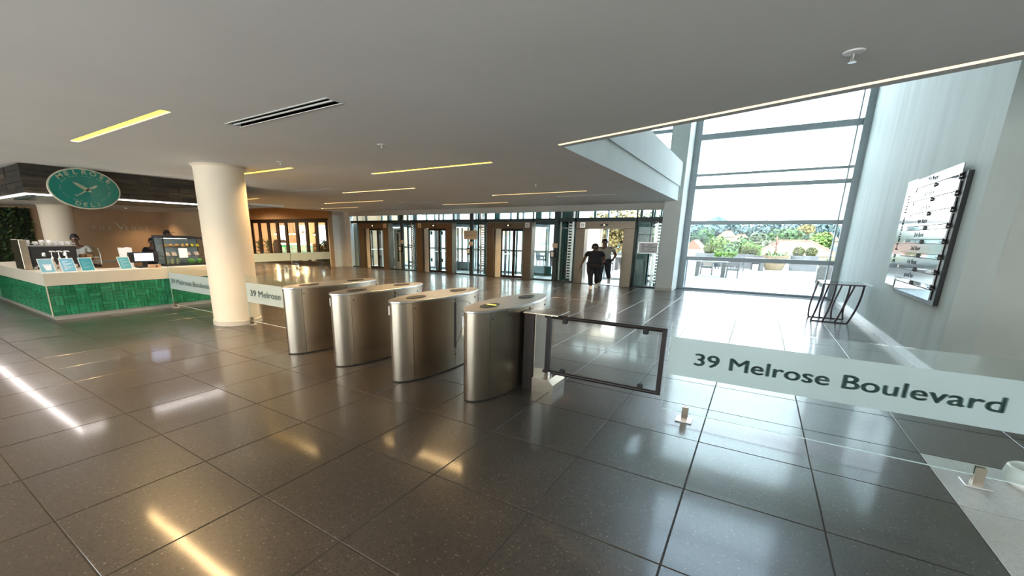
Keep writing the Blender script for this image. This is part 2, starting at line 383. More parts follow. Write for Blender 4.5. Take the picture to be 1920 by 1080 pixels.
struct('wall_lobby_corner', MB().box(-20.6, -20.1, 15.7, 16.7, 0, ZC + 0.1).box(-20.1, -19.62, 16.5, 16.75, 0, ZC), M_WHITE)
struct('baseboard_right', MB().box(2.186, 2.206, 7.85, 17.2, 0, 0.13), mat('pale_skirting', (0.66, 0.69, 0.68), 0.3, noise=(4, 0.05)))
struct('baseboard_corner', MB().box(-20.1, -19.62, 16.485, 16.5, 0, 0.1).box(-20.1, -20.085, 15.7, 16.5, 0, 0.1), M_WHITE)

# ---- beam, parapet and pillar beside the void
struct('wall_beam', MB().box(-2.80, -2.525, 5.985, 16.03, ZC + 0.0005, 3.50), M_BEAM)
struct('wall_parapet', MB().box(-2.80, -2.492, 5.99, 16.03, 3.50, 4.24).box(-2.525, -2.492, 15.93, 16.03, ZC, 3.5), M_BEAM)
struct('wall_pillar', MB().box(-2.95, -2.40, 16.03, 17.25, 0, 16), M_BEAM, bev=0.01)
struct('baseboard_pillar', MB().box(-2.96, -2.39, 16.02, 16.6, 0, 0.1), M_GREYW)
# header over the lift screens, upper glazing
struct('wall_lift_header', MB().box(-19.62, -2.95, 16.45, 16.7, 2.81, ZC).box(-19.62, -2.95, 16.62, 16.75, ZC, 4.0), M_GREYW)

# ---- the tall window
wy = 17.2
wf = MB()
wf.box(-2.40, -2.19, wy - 0.02, wy + 0.16, 0, 16)                 # left jamb
wf.box(2.03, 2.206, wy - 0.10, wy + 0.10, 0, 16)                 # right jamb
wf.box(1.90, 1.935, wy - 0.02, wy + 0.16, 0, 16)
for z, h in ((0.03, 0.06), (1.12, 0.14), (2.37, 0.13), (3.57, 0.12), (3.97, 0.07), (5.2, 0.18), (6.9, 0.14), (8.6, 0.14), (10.3, 0.14), (12, 0.14), (13.7, 0.14), (15.9, 0.2)):
    wf.box(-2.19, 2.03, wy, wy + 0.14, z - h / 2, z + h / 2)
window_1 = struct('window_1', wf, M_FRAME)
zs = [(0.06, 1.05), (1.19, 2.305), (2.435, 3.51), (3.63, 3.935), (4.005, 5.11), (5.29, 6.83), (6.97, 8.53), (8.67, 10.23), (10.37, 11.93), (12.07, 13.63), (13.77, 15.8)]
for a, b in zs: part('pane', MB().box(-2.19, 1.90, wy + 0.05, wy + 0.062, a, b), M_WGLASS, window_1)
struct('trim_threshold', MB().box(-2.4, 2.5, 17.3, 18.6, -0.06, -0.005), M_GREYW)
# glazing of the upper floor
uw = MB()
for x in (-19.0, -15, -11, -7, -3.0): uw.box(x - 0.06, x + 0.06, 16.6, 16.75, 4.0, 7)
for z in (4.03, 5.4, 6.95): uw.box(-19.6, -2.95, 16.6, 16.75, z - 0.05, z + 0.05)
window_2 = struct('window_2', uw, M_FRAME)
for a, b in ((-19, -15), (-15, -11), (-11, -7), (-7, -3)):
    part('pane', MB().box(a + 0.06, b - 0.06, 16.66, 16.672, 4.08, 6.9), M_WGLASS, window_2)

# ================================================================== CEILING FITTINGS
M_LAMP = mat('slot_lamp_warm', (1, 0.8, 0.3), 0.6, emis=((1.0, 0.55, 0.035), 1.7), noise=(2, 0.05))
M_LAMP2 = mat('slot_lamp_pale', (1, 0.85, 0.5), 0.6, emis=((1.0, 0.62, 0.22), 1.3), noise=(2, 0.05))
slot_words = ['nearest warm light slot, above the deli counter side', 'long warm light slot in the middle of the ceiling', 'light slot just past the middle one, left of centre',
              'light slot near the white beam, beside a thin vent', 'light slot above the path to the folding doors', 'light slot closest to the folding doors wall', 'light slot closest to the lift fronts',
              'light slot whose end shows right of the round column', 'short piece of light slot seen beside the deli fascia']
for k, (a, b, y) in enumerate(SLOTS):
    lab = slot_words[k] if k < len(slot_words) else ['added unseen light slot behind the viewer at left', 'added unseen light slot behind the viewer at centre', 'added unseen light slot behind the viewer by deli side'][k - len(slot_words)]
    t = thing('ceiling_light', lab, 'light', ((a + b) / 2, y, ZC), group='recessed light slots')
    h = (b - a) / 2
    part('housing', MB().box(-h, h, -SW / 2 - 0.01, -SW / 2 + 0.002, 0.002, 0.12).box(-h, h, SW / 2 - 0.002, SW / 2 + 0.01, 0.002, 0.12).box(-h - 0.01, -h, -SW / 2, SW / 2, 0.002, 0.12).box(h, h + 0.01, -SW / 2, SW / 2, 0.002, 0.12), M_WHITE, t)
    part('diffuser', MB().box(-h, h, -SW / 2, SW / 2, 0.012, 0.022), M_LAMP if k in (0, 1, 7) else M_LAMP2, t)
    ld = bpy.data.lights.new('slot_glow', 'AREA'); ld.shape = 'RECTANGLE'; ld.size = 2 * h; ld.size_y = SW * 0.9; ld.energy = 32 if k < 9 else 60; ld.spread = math.radians(130); ld.color = (1.0, 0.66, 0.32)
    lo = bpy.data.objects.new('slot_glow', ld); COL.objects.link(lo); lo.parent = t; lo.location = (0, 0, 0.002)
# the strip along the void
t = thing('void_light_strip', 'long pale LED strip along the slanting edge of the ceiling', 'light', (-2.53, DIAG(-2.53), ZC))
def dl(x, o): return (x, -0.3057 * x + o)
part('diffuser', MB().prism([dl(0, 0.006), dl(8.5, 0.006), dl(8.5, LW - 0.006), dl(0, LW - 0.006)], 0.012, 0.02), mat('strip_lamp', (1, 0.9, 0.7), 0.6, emis=((1.0, 0.70, 0.36), 0.75), noise=(2, 0.05)), t)
part('channel', MB().prism([dl(0, 0.0), dl(8.5, 0.0), dl(8.5, LW), dl(0, LW)], 0.03, 0.06), M_WHITE, t)
# linear air vents
vent_words = ['large twin-slot air vent in the near ceiling', 'thin dark air vent left of the middle light slots', 'thin dark air vent near the white beam', 'thin dark air vent between the far light slots']
for k, (a, b, y) in enumerate(VENTS):
    t = thing('air_vent', vent_words[k], 'vent', ((a + b) / 2, y, ZC), group='linear ceiling vents'); h = (b - a) / 2; w = VW / 2
    part('backing', MB().box(-h, h, -w, w, 0.06, 0.07), M_BLACK, t)
    part('frame', MB().box(-h - .015, h + .015, -w - .015, -w + 0.004, -0.006, -0.001).box(-h - .015, h + .015, w - 0.004, w + .015, -0.006, -0.001).box(-h - .015, -h, -w, w, -0.005, -0.001).box(h, h + .015, -w, w, -0.005, -0.001), M_WHITE, t)
    part('throat', MB().box(-h, h, -w - .006, -w, 0.0, 0.06).box(-h, h, w, w + .006, 0.0, 0.06), M_BLACK, t)
    part('blade', MB().box(-h, h, -0.009, 0.009, -0.003, 0.01), M_WHITE, t)
# sprinklers
for (x, y, lab) in ((0.35, 4.04, 'white ceiling sprinkler near the LED strip, largest in view'), (-4.68, 4.58, 'small sprinkler above the turnstiles'), (-7.34, 4.71, 'small sprinkler beside the round column top'), (-4.73, 9.65, 'tiny sprinkler above the far lift path')):
    t = thing('sprinkler', lab, 'sprinkler', (x, y, ZC), group='ceiling sprinklers')
    part('plate', MB().lathe([(0.062, 0), (0.058, -0.008), (0.03, -0.014)], n=20), M_WPLAST, t, smooth=True)
    part('nozzle', MB().lathe([(0.012, -0.012), (0.012, -0.05), (0.006, -0.055)], n=10), M_LID, t)
    part('deflector', MB().lathe([(0.022, -0.062), (0.024, -0.065)], n=12).bar((0.01, 0, -0.05), (0.012, 0, -0.064), 0.002).bar((-0.01, 0, -0.05), (-0.012, 0, -0.064), 0.002), M_LID, t)

# ================================================================== LIFT WALL
YP, YG = 16.30, 16.60
def bx(px, Y=YP): return at_y(px, 501 + 0.0694 * (px - 653), Y).x
PORTALS = [(676, 685, 720, 730.5, 'first lift entrance, farthest left beside the pale wall panel'), (781.5, 792.5, 836.4, 848, 'second lift entrance, left of the brown floor sign'),
           (911.6, 924, 977.6, 993.6, 'third lift entrance, right of the brown floor sign'), (1074.2, 1090, 1160, 1180, 'open lift entrance with two people walking out of it')]
M_CREAM = mat('cream_lift_wall', (0.74, 0.70, 0.58), 0.35, noise=(2, 0.08))
M_SIGNBR = mat('brown_sign', (0.52, 0.42, 0.28), 0.6, noise=(20, 0.06))
M_PAPER = mat('paper_white', (0.84, 0.84, 0.84), 0.7, noise=(20, 0.02))
ink = mat('ink_dark', (0.05, 0.05, 0.06), 0.7, noise=(20, 0.1))
for k, (o0, i0, i1, o1, lab) in enumerate(PORTALS):
    X0, X1, A0, A1 = bx(o0), bx(o1), bx(i0), bx(i1); cx = (X0 + X1) / 2
    t = thing('lift_entrance', lab, 'lift door', (cx, YP, 0), group='lift entrances')
    for a, b in ((X0, A0), (A1, X1)):
        part('jamb', MB().box(a - cx, b - cx, 0, 0.36, 0, 2.14), M_BRONZE, t, bev=0.008)
    part('header', MB().box(X0 - cx, X1 - cx, -0.004, 0.36, 2.14, 2.41), M_BRONZE, t, bev=0.008)
    mid = (A0 + A1) / 2 - cx
    dsp = part('display', MB().box(mid - 0.14, mid + 0.14, -0.014, -0.003, 2.235, 2.315), M_BLACK, t)
    part('digit', MB().box(mid - 0.03, mid - 0.01, -0.017, -0.0145, 2.255, 2.295).box(mid + 0.01, mid + 0.03, -0.017, -0.0145, 2.255, 2.295), mat('display_glow', (1, .8, .5), .5, emis=((1, .75, .4), 1.5), noise=(4, .1)), dsp)
    sx = (X1 - cx - 0.22) if k in (0, 2) else (X0 - cx + 0.25)
    pl = part('lift_number_plate', MB().box(sx - 0.10, sx + 0.10, -0.012, -0.003, 2.18, 2.38), M_LID, t)
    part('emblem', text_mesh(['A', 'B', 'C', 'D'][k], 0.15, 0, 0.004, 'CENTER'), ink, pl, loc=(sx, -0.014, 2.225), rot=(math.pi / 2, 0, 0))
    part('sill', MB().box(A0 - cx, A1 - cx, 0.02, 0.36, -0.002, 0.012), M_DSTEEL, t)
    if k < 3:
        w = A1 - A0; e = [0.0, 0.22, 0.27, 0.62, 0.70, 1.0] if k != 2 else [0.0, 0.12, 0.22, 0.62, 0.74, 1.0]
        for n_, (fa, fb) in enumerate(((0.22, 0.66), (0.66, 1.0))):
            a, b = A0 - cx + w * fa, A0 - cx + w * fb; s = 0.06
            dr = part('door_leaf', MB().box(a, a + s, 0.12, 0.16, 0.02, 2.14).box(b - s, b, 0.12, 0.16, 0.02, 2.14).box(a, b, 0.121, 0.159, 0.02, 0.13).box(a, b, 0.121, 0.159, 2.04, 2.14), M_DSTEEL, t)
            part('pane', MB().box(a + s, b - s, 0.135, 0.145, 0.13, 2.04), M_GLASS, dr)
            if k < 2:
                for zz in (0.55, 1.85): part('sticker', MB().box(a + s + 0.05, a + s + 0.17, 0.128, 0.133, zz, zz + 0.17), M_TEAL, dr)
        part('side_panel', MB().box(A0 - cx, A0 - cx + w * 0.215, 0.17, 0.19, 0.02, 2.13), M_CREAM, t)
# lift cars behind the entrances
car_words = ['lift car behind the first entrance from the left', 'lift car behind the second entrance from the left', 'lift car behind the third entrance from the left', 'open lift car behind the walking people']
for k, (o0, i0, i1, o1, lab) in enumerate(PORTALS):
    a, b = bx(i0) - 0.12, bx(i1) + 0.12; cx = (a + b) / 2; a -= cx; b -= cx
    t = thing('lift_car', car_words[k], 'lift car', (cx, 16.72, 0), group='glass lift cars')
    part('floor_plate', MB().box(a, b, 0, 1.95, -0.003, 0.006), M_LID, t)
    part('roof', MB().box(a, b, 0, 1.95, 2.24, 2.36), M_DFRAME, t)
    if k == 3: part('side_wall', MB().box(a, a + 0.03, 0, 1.9, 0.01, 2.24), M_CREAM, t)
    else:
        part('side_pane', MB().box(a, a + 0.012, 0, 1.9, 0.01, 2.24), M_GLASS, t)
        for yy, mm in ((0.25, M_DFRAME), (0.8, M_BLACK), (1.2, M_TEAL), (1.6, M_DFRAME)): part('side_post', MB().box(a - 0.01, a + 0.03, yy, yy + (0.16 if yy in (0.8, 1.6) else 0.08), 0.01, 2.24), mm, t)
    part('side_glass', MB().box(b - 0.02, b, 0, 1.9, 0.01, 2.24), M_GLASS, t)
    part('handrail', MB().box(a, a + 0.06, 0.15, 1.8, 0.98, 1.03), M_LID, t)
    for xx in (a + 0.03, b - 0.09): part('rear_post', MB().box(xx, xx + 0.06, 1.84, 1.92, 0, 2.24), M_DFRAME if k < 3 else M_LID, t)
    if k < 2:
        for f_ in (0.36, 0.52, 0.74): part('rear_bar', MB().box(a + (b - a) * f_, a + (b - a) * f_ + 0.07, 1.84, 1.9, 0, 2.24), [M_DFRAME, M_TEAL, M_BLACK][int(f_ * 10) % 3], t)
    part('lamp_panel', MB().box(a + 0.2, b - 0.2, 0.5, 1.5, 2.225, 2.235), mat('car_lamp', (1, .95, .85), .6, emis=((1, .9, .7), 2.5), noise=(4, .05)), t)
# glazed screens between the entrances
scr = [(649.5, 675.5), (731, 781), (849, 911), (994.3, 1073.5), (1181, 1230)]
splits = [[], [], [], [], []]
for k, (p0, p1) in enumerate(scr):
    a, b = bx(p0, YG), bx(p1, YG)
    w = MB().box(a, b, YG - 0.02, YG + 0.04, 0.0, 0.05).box(a, b, YG - 0.02, YG + 0.10, 2.42, 2.56).box(a, a + 0.05, YG - 0.02, YG + 0.04, 0, 2.81).box(b - 0.05, b, YG - 0.02, YG + 0.04, 0, 2.81)
    o = struct('window_%d' % (3 + k), w, M_DFRAME)
    part('pane', MB().box(a + 0.05, b - 0.05, YG, YG + 0.012, 0.05, 2.42), M_GLASS, o); part('pane', MB().box(a + 0.05, b - 0.05, YG, YG + 0.012, 2.56, 2.81), M_GLASS, o)
# transom glass and rail over the entrances
for k, (o0, i0, i1, o1, lab) in enumerate(PORTALS):
    a, b = bx(o0, YG), bx(o1, YG)
    o = struct('window_%d' % (8 + k), MB().box(a, b, YG - 0.02, YG + 0.10, 2.42, 2.56), M_DFRAME)
    part('pane', MB().box(a + 0.01, b - 0.01, YG, YG + 0.012, 2.56, 2.81), M_GLASS, o)
# lift machinery seen through the glass
t = thing('pale_panel', 'pale blue-grey panel behind the leftmost glass screen', 'panel', ((bx(655, 16.8) + bx(675, 16.8)) / 2, 16.85, 0))
h = (bx(675, 16.8) - bx(655, 16.8)) / 2
part('board', MB().box(-h, h, 0, 0.03, 0, 2.4), mat('pale_blue_board', (0.55, 0.64, 0.66), 0.4, noise=(1.5, 0.06)), t); part('edge_strip', MB().box(h - 0.4, h - 0.38, -0.008, 0, 0, 2.4), M_FRAME, t)
def shaft(lab, px0, px1, kind, Y=17.3):
    a, b = bx(px0, Y), bx(px1, Y); cx = (a + b) / 2; h = (b - a) / 2
    t = thing('lift_shaft_frame', lab, 'lift machinery', (cx, Y, 0), group='lift shaft frames')
    n = {'rails': 3, 'dark': 5, 'side': 3}[kind]
    r = random.Random(int(px0))
    for q in range(n):
        x = -h + (q + 0.5) * 2 * h / n + r.uniform(-0.05, 0.05)
        part('guide_rail', MB().box(x - 0.035, x + 0.035, 0, 0.08, 0, 4.5), [M_DFRAME, M_LID, M_TEAL][q % 3], t)
    x = h * 0.55
    ch = MB()
    for q in range(20): ch.box(x - 0.07, x + 0.07, -0.06, -0.03, 0.12 + q * 0.115, 0.17 + q * 0.115)
    part('cable_chain', ch.box(x - 0.075, x - 0.055, -0.06, -0.03, 0.1, 2.4), M_LID, t)
    for z in (0.35, 1.25, 2.2): part('bracket', MB().box(-h, h, 0.08, 0.14, z, z + 0.07), M_DFRAME, t)
    if kind == 'dark': part('wall_panel', MB().box(-h, h, 0.3, 0.33, 0, 4.5), M_TEAL, t)
    part('cable', MB().tube([(-h * 0.4, -0.05, 0), (-h * 0.38, -0.06, 1.2), (-h * 0.42, -0.05, 2.4), (-h * 0.4, -0.05, 3.5)], 0.012, 6), M_BLACK, t)
    return t
shaft('grey lift rails and cable chain left of the second entrance', 763, 781, 'rails')
shaft('dark green lift shaft frame left of the open lift', 1034, 1073, 'dark', 17.0)
shaft('lift rails behind the white notice by the pillar', 1206, 1230, 'side')
shaft('lift rails seen right of the brown floor sign', 893, 909, 'rails', 17.6)
t = thing('shaft_panel', 'tall dark green panel right of the open lift', 'panel', ((bx(1183, 16.8) + bx(1207, 16.8)) / 2, 16.8, 0)); h = (bx(1207, 16.8) - bx(1183, 16.8)) / 2
part('sheet', MB().box(-h, h, 0, 0.03, 0.03, 2.38), M_TEAL, t); part('inner_frame', MB().box(-h + 0.08, -h + 0.1, -0.01, 0, 0.1, 2.0).box(h - 0.1, h - 0.08, -0.01, 0, 0.1, 2.0).box(-h + 0.08, h - 0.08, -0.01, 0, 1.98, 2.0), M_FRAME, t)
t = thing('shaft_panel', 'white door-like panel right of the first lift entrance', 'panel', ((bx(741, 17) + bx(753, 17)) / 2, 17.0, 0)); h = (bx(753, 17) - bx(741, 17)) / 2
part('sheet', MB().box(-h, h, 0, 0.03, 0.0, 2.15), M_PAPER, t); part('dark_slot', MB().box(-h * 0.1, h * 0.45, -0.01, 0, 0.4, 1.9), M_TEAL, t); part('closer_box', MB().box(h * 0.3, h, -0.05, 0, 1.95, 2.08), M_DFRAME, t)
# low solid panels at the foot of three screens
for px0, px1, m, lab in ((732, 752, M_PAPER, 'white low panel at the foot of the glass by the first lift'), (850, 880, M_TEAL, 'teal low panel at the foot of the glass under the brown sign'), (996, 1032, M_TEAL, 'teal low panel at the foot of the glass right of the third lift')):
    a, b = bx(px0, 18.75), bx(px1, 18.75)
    t = thing('low_panel', lab, 'panel', ((a + b) / 2, 18.76, 0)); h = (b - a) / 2
    part('sheet', MB().box(-h, h, 0, 0.04, 0, 0.42), m, t); part('cap_rail', MB().box(-h, h, -0.02, 0.06, 0.42, 0.46), M_FRAME, t)
# far glazing behind the lifts
fw = MB(); YF = 18.9; xs = [-19.6 + 1.39 * i for i in range(13)]
for i, x in enumerate(xs): fw.box(x - 0.04, x + 0.04, YF, YF + 0.12, 0, 7)
for z in (0.04, 1.12, 2.45, 3.6, 5.2, 6.95): fw.box(-19.6, -2.95, YF + 0.005, YF + 0.115, z - 0.05, z + 0.05)
window_12 = struct('window_12', fw, M_FRAME)
for a, b in zip(xs, xs[1:]):
    if abs((a + b) / 2 + 5.2) < 0.6: continue
    for z0, z1 in ((0.09, 1.07), (1.17, 2.4), (2.5, 3.55)):
        part('pane', MB().box(a + 0.04, b - 0.04, YF + 0.05, YF + 0.06, z0, z1), M_WGLASS, window_12)
# dark beams that cross the top of the shafts
r = random.Random(3)
t = thing('lift_machine_beams', 'dark lift machinery beams seen through the strip of high glass', 'lift machinery', (-11.3, 17.8, 0))
for q in range(20):
    x = -8.2 + q * 0.84 + r.uniform(-0.25, 0.25); w = r.choice((0.05, 0.09, 0.2, 0.28)); yy = r.uniform(-0.5, 0.6)
    part('hanger', MB().box(x - w / 2, x + w / 2, yy, yy + 0.08, 2.40, 4.5), [M_DFRAME, M_TEAL, M_FRAME][q % 3], t)
for y in (-0.5, 0.6): part('cross_beam', MB().box(-8.3, 8.3, y, y + 0.1, 2.36, 2.52), M_DFRAME, t)
# posts with call panels in front of the screens
def call_post(px, lab, sign):
    X = bx(px, 16.5)
    t = thing('call_post', lab, 'post', (X, 16.5, 0), group='call posts')
    part('post', MB().box(-0.09, 0.09, -0.03, 0.06, 0, 2.81), M_DFRAME, t)
    part('beige_box', MB().box(-0.11, 0.11, -0.07, -0.03, 1.38, 1.56), mat('beige_box', (0.62, 0.47, 0.33), 0.6, noise=(8, .05)), t)
    kp = part('keypad', MB().box(-0.19, 0.03, -0.10, -0.03, 0.96, 1.28), M_BLACK, t)
    part('screen', MB().box(-0.15, -0.03, -0.105, -0.1, 1.02, 1.22), M_WPLAST, kp)
    if sign:
        s = part('floor_sign', MB().box(-0.33, 0.40, -0.14, -0.11, 1.66, 2.05), M_SIGNBR, t)
        me = fit_text('GROUND FLOOR', 0.56, 0.055); part('lettering', me, ink, s, loc=(-0.25, -0.1415, 1.80), rot=(math.pi / 2, 0, 0))
call_post(756, 'black post with call panel right of the first lift', False)
call_post(883.5, 'dark post carrying the brown ground floor sign', True)
call_post(1038, 'dark post with beige box left of the open lift', False)
# free-standing white notice near the pillar
p = at_y(1213, 465, 16.4)
t = thing('notice', 'white printed notice fixed on the glass beside the pillar', 'notice', (p.x, 16.555, p.z))
part('board', MB().box(-0.33, 0.33, 0, 0.02, -0.19, 0.19), M_PAPER, t)
nl = MB()
for q in range(4):
    for c_ in range(2): nl.box(-0.24 + 0.22 * c_, -0.12 + 0.28 * c_ + 0.1 * (q % 2), -0.003, -0.001, 0.1 - q * 0.075, 0.118 - q * 0.075)
part('print', nl, ink, t); part('frame', MB().box(-0.345, 0.345, -0.004, 0.022, 0.19, 0.20).box(-0.345, 0.345, -0.004, 0.022, -0.20, -0.19).box(-0.345, -0.33, -0.004, 0.022, -0.2, 0.2).box(0.33, 0.345, -0.004, 0.022, -0.2, 0.2), M_LID, t)

# ================================================================== COLUMNS
def column(x, y, r, h, lab):
    t = thing('column', lab, 'column', (x, y, 0), group='round columns')
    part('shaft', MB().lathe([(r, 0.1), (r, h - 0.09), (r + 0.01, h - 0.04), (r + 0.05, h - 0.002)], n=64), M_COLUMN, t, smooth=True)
    part('base_ring', MB().lathe([(r + 0.018, 0.0), (r + 0.018, 0.09), (r + 0.012, 0.1), (r - 0.01, 0.102)], n=64), mat('column_skirting', (0.62, 0.56, 0.46), 0.5, noise=(3, .04)), t)
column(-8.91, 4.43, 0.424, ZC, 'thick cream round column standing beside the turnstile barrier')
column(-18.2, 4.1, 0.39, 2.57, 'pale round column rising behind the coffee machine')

# ================================================================== TURNSTILES
HW, HL, TH = 0.27, 0.90, 1.0
def ell(t0, t1, n, k=1.0): return [(k * HW * math.cos(t0 + (t1 - t0) * i / n), (HL + (k - 1) * HW) * math.sin(t0 + (t1 - t0) * i / n)) for i in range(n + 1)]
def shell(t0, t1, n, z0, z1, th=0.012):
    o = ell(t0, t1, n); i_ = ell(t0, t1, n, 1 - th / HW); m = MB(); k = n + 1
    vs = [(x, y, z) for z in (z0, z1) for x, y in o] + [(x, y, z) for z in (z0, z1) for x, y in i_]
    fs = []
    for q in range(n): fs += [(q, q + 1, k + q + 1, k + q), (2 * k + q + 1, 2 * k + q, 3 * k + q, 3 * k + q + 1), (k + q, k + q + 1, 3 * k + q + 1, 3 * k + q), (q + 1, q, 2 * k + q, 2 * k + q + 1)]
    fs += [(0, k, 3 * k, 2 * k), (n, 2 * k + n, 3 * k + n, k + n)]
    return m.add(vs, fs)
def on_ell(y, off=0.0, side=1):
    s = max(-1, min(1, y / HL)); c = math.sqrt(1 - s * s); nx, ny = c / HW, s / HL; l = math.hypot(nx, ny)
    return side * (HW * c + off * nx / l), HL * s + off * ny / l
M_RED = mat('red_lens', (0.35, 0.03, 0.05), 0.3, noise=(6, 0.1)); M_LEDG = mat('reader_light', (0.8, 0.7, 0.1), 0.4, emis=((0.9, 0.8, 0.1), 0.8), noise=(9, 0.2))
M_SEAM = mat('seam_dark', (0.03, 0.03, 0.03), 0.6, noise=(9, 0.1))
def turnstile(x, lab, lit):
    t = thing('turnstile', lab, 'turnstile', (x, 4.50, 0), group='steel speed turnstiles')
    A = math.asin(-0.71 / HL); B = math.asin(0.02 / HL); g = 0.006
    part('plinth', MB().prism(ell(0, 2 * math.pi, 40, 0.97)[:-1], 0.0, 0.02), M_RUBBER, t)
    part('core', MB().prism(ell(0, 2 * math.pi, 40, 0.93)[:-1], 0.02, TH - 0.005), M_SEAM, t)
    part('nose_panel', shell(math.pi - A + g, 2 * math.pi + A - g, 14, 0.015, TH), M_STEEL, t, smooth=True)
    part('side_panel', shell(A + g * 0.3, B - g * 0.3, 16, 0.015, TH), M_STEEL, t, smooth=True)
    part('side_panel', shell(math.pi - B + g * 0.3, math.pi - A - g * 0.3, 16, 0.015, TH), M_STEEL, t, smooth=True)
    part('rear_panel', shell(B + g, math.pi - B - g, 30, 0.015, TH), M_STEEL, t, smooth=True)
    ld = part('lid', MB().prism(ell(0, 2 * math.pi, 56, 1.04)[:-1], TH, TH + 0.028), M_LID, t, bev=0.006)
    for s, nm in ((-1, 'card_reader'), (1, 'card_reader')):
        ov = [(0.085 * math.cos(a * math.pi / 12), s * 0.46 + 0.17 * math.sin(a * math.pi / 12)) for a in range(24)]
        rd = part(nm, MB().prism(ov, TH + 0.0282, TH + 0.036), M_BLACK, t)
        if lit and s < 0: part('reader_light', MB().box(-0.06, 0.06, s * 0.46 + 0.02, s * 0.46 + 0.05, TH + 0.0362, TH + 0.038), M_LEDG, rd)
    # wing gate slot and outline on the lane side
    for side in (1,):
        x0, y0 = on_ell(0.02, 0.002, side)
        part('wing_slot', MB().bar((x0, y0, 0.30), (x0, y0, 0.93), 0.009), M_SEAM, t)
        arc = [(*on_ell(0.02 + 0.42 * q / 10, 0.001, side), 0.94 - 0.08 * (q / 10) ** 2) for q in range(11)]
        dia = [(*on_ell(0.02 + 0.42 * q / 10, 0.001, side), 0.30 + 0.56 * q / 10) for q in range(11)]
        part('wing_outline', MB().tube(arc + dia[::-1], 0.0022, 5), M_SEAM, t)
    for y_, z_ in ((-0.68, 0.93), (-0.42, 0.94), (0.03, 0.965), (0.03, 0.2), (0.6, 0.93)):
        a, b = on_ell(y_, 0.0, 1); part('sensor', MB().ball((a, b, z_), 0.011, 0.011, 0.011, 8, 5), M_BLACK, t)
    a, b = on_ell(-0.84, 0.003, -1); part('pass_light', MB().box(a - 0.008, a + 0.008, b - 0.01, b + 0.01, 0.84, 0.95), M_WPLAST, t)
    a, b = on_ell(0.885, 0.004, 1); part('rear_light', MB().box(a - 0.012, a + 0.012, b - 0.01, b + 0.012, 0.80, 0.93), M_RED, t)
    a, b = on_ell(-0.70, 0.012, -1); part('latch_box', MB().box(a - 0.014, a + 0.012, b - 0.03, b + 0.03, 0.70, 0.86), M_STEEL, t, bev=0.004)
for x, lab, lit in ((-5.84, 'leftmost steel turnstile, nearest the round column', False), (-4.74, 'second steel turnstile from the round column', False), (-3.62, 'third steel turnstile from the round column', False), (-2.50, 'rightmost steel turnstile, beside the glass swing gate', True)):
    turnstile(x, lab, lit)

# ================================================================== SWING GATE
t = thing('swing_gate', 'steel framed glass swing gate right of the turnstiles', 'gate', (-2.13, 4.45, 0))
X = lambda v: v + 2.13
ps = part('pedestal', MB().box(X(-2.20), X(-2.07), -0.12, 0.24, 0, 0.935), M_DSTEEL, t, bev=0.004)
part('side_sheet', MB().box(X(-2.068), X(-2.058), -0.10, 0.22, 0.17, 0.93), M_STEEL, ps)
part('top_plate', MB().box(X(-2.215), X(-1.78), -0.125, 0.245, 0.935, 0.952), M_STEEL, t, bev=0.003)
part('base_box', MB().prism_y([(X(-2.07), 0), (X(-1.80), 0), (X(-1.80), 0.11), (X(-1.86), 0.17), (X(-2.07), 0.17)], -0.12, 0.25), M_STEEL, t)
part('pivot', MB().lathe([(0.026, 0.17), (0.026, 0.24)], X(-1.90), 0, 14), M_LID, t)
part('pivot', MB().lathe([(0.02, 0.90), (0.02, 0.936)], X(-1.90), 0, 14), M_LID, t)
fr = part('gate_frame', MB().tube([(X(-1.985), 0, 0.905), (X(-0.655), 0, 0.905)], 0.021, 12).tube([(X(-1.985), 0, 0.235), (X(-0.655), 0, 0.235)], 0.021, 12).box(X(-1.96), X(-1.905), -0.02, 0.02, 0.235, 0.905).box(X(-0.70), X(-0.655), -0.02, 0.02, 0.235, 0.905), M_DSTEEL, t)
part('glass', MB().box(X(-1.87), X(-0.735), -0.006, 0.006, 0.275, 0.865), M_PANE, t)
for cx_ in (-1.74, -0.86):
    for z in (0.27, 0.87): part('glass_clip', MB().box(X(cx_) - 0.028, X(cx_) + 0.028, -0.024, 0.024, z - 0.03, z + 0.03), M_RUBBER, t, bev=0.01)

# ================================================================== GLASS BARRIERS
def barrier(x0, x1, feet, tx, lab, ttop=1.0, axis='x', y=4.45, text=True, tw=2.03):
    L_ = x1 - x0
    t = thing('glass_barrier', lab, 'barrier', (x0, y, 0) if axis == 'x' else (y, x0, 0), 0 if axis == 'x' else math.pi / 2, group='low glass barriers')
    part('glass', MB().box(0, L_, -0.006, 0.006, 0.085, ttop), M_PANE, t)
    part('edge_glint', MB().box(0, L_, -0.0062, 0.0062, 0.080, 0.085).box(-0.003, 0, -0.0062, 0.0062, 0.080, ttop), M_EDGE, t)
    bd = part('frosted_band', MB().box(0.01, L_ - 0.01, -0.0085, -0.0065, 0.465, 0.855), M_FROST, t)
    if text:
        for me, dx in fit_words('39 Melrose Boulevard', tw, 0.118, 0.032):
            part('word', me, M_LETTER, bd, loc=(tx - x0 + dx, -0.0105, 0.60), rot=(math.pi / 2, 0, 0))
    for f in feet:
        ft = part('clamp_foot', MB().box(f - x0 - 0.075, f - x0 + 0.075, -0.07, 0.07, 0, 0.014), M_LID, t, bev=0.003)
        part('clamp_post', MB().box(f - x0 - 0.028, f - x0 + 0.028, -0.026, -0.0068, 0.014, 0.15).box(f - x0 - 0.028, f - x0 + 0.028, 0.0062, 0.026, 0.014, 0.15).box(f - x0 - 0.027, f - x0 + 0.027, -0.0066, 0.006, 0.014, 0.08), M_STEEL, ft)
    return t
barrier(-0.62, 2.10, (-0.40, 1.64), -0.375, 'large glass barrier in the right foreground reading 39 Melrose Boulevard')
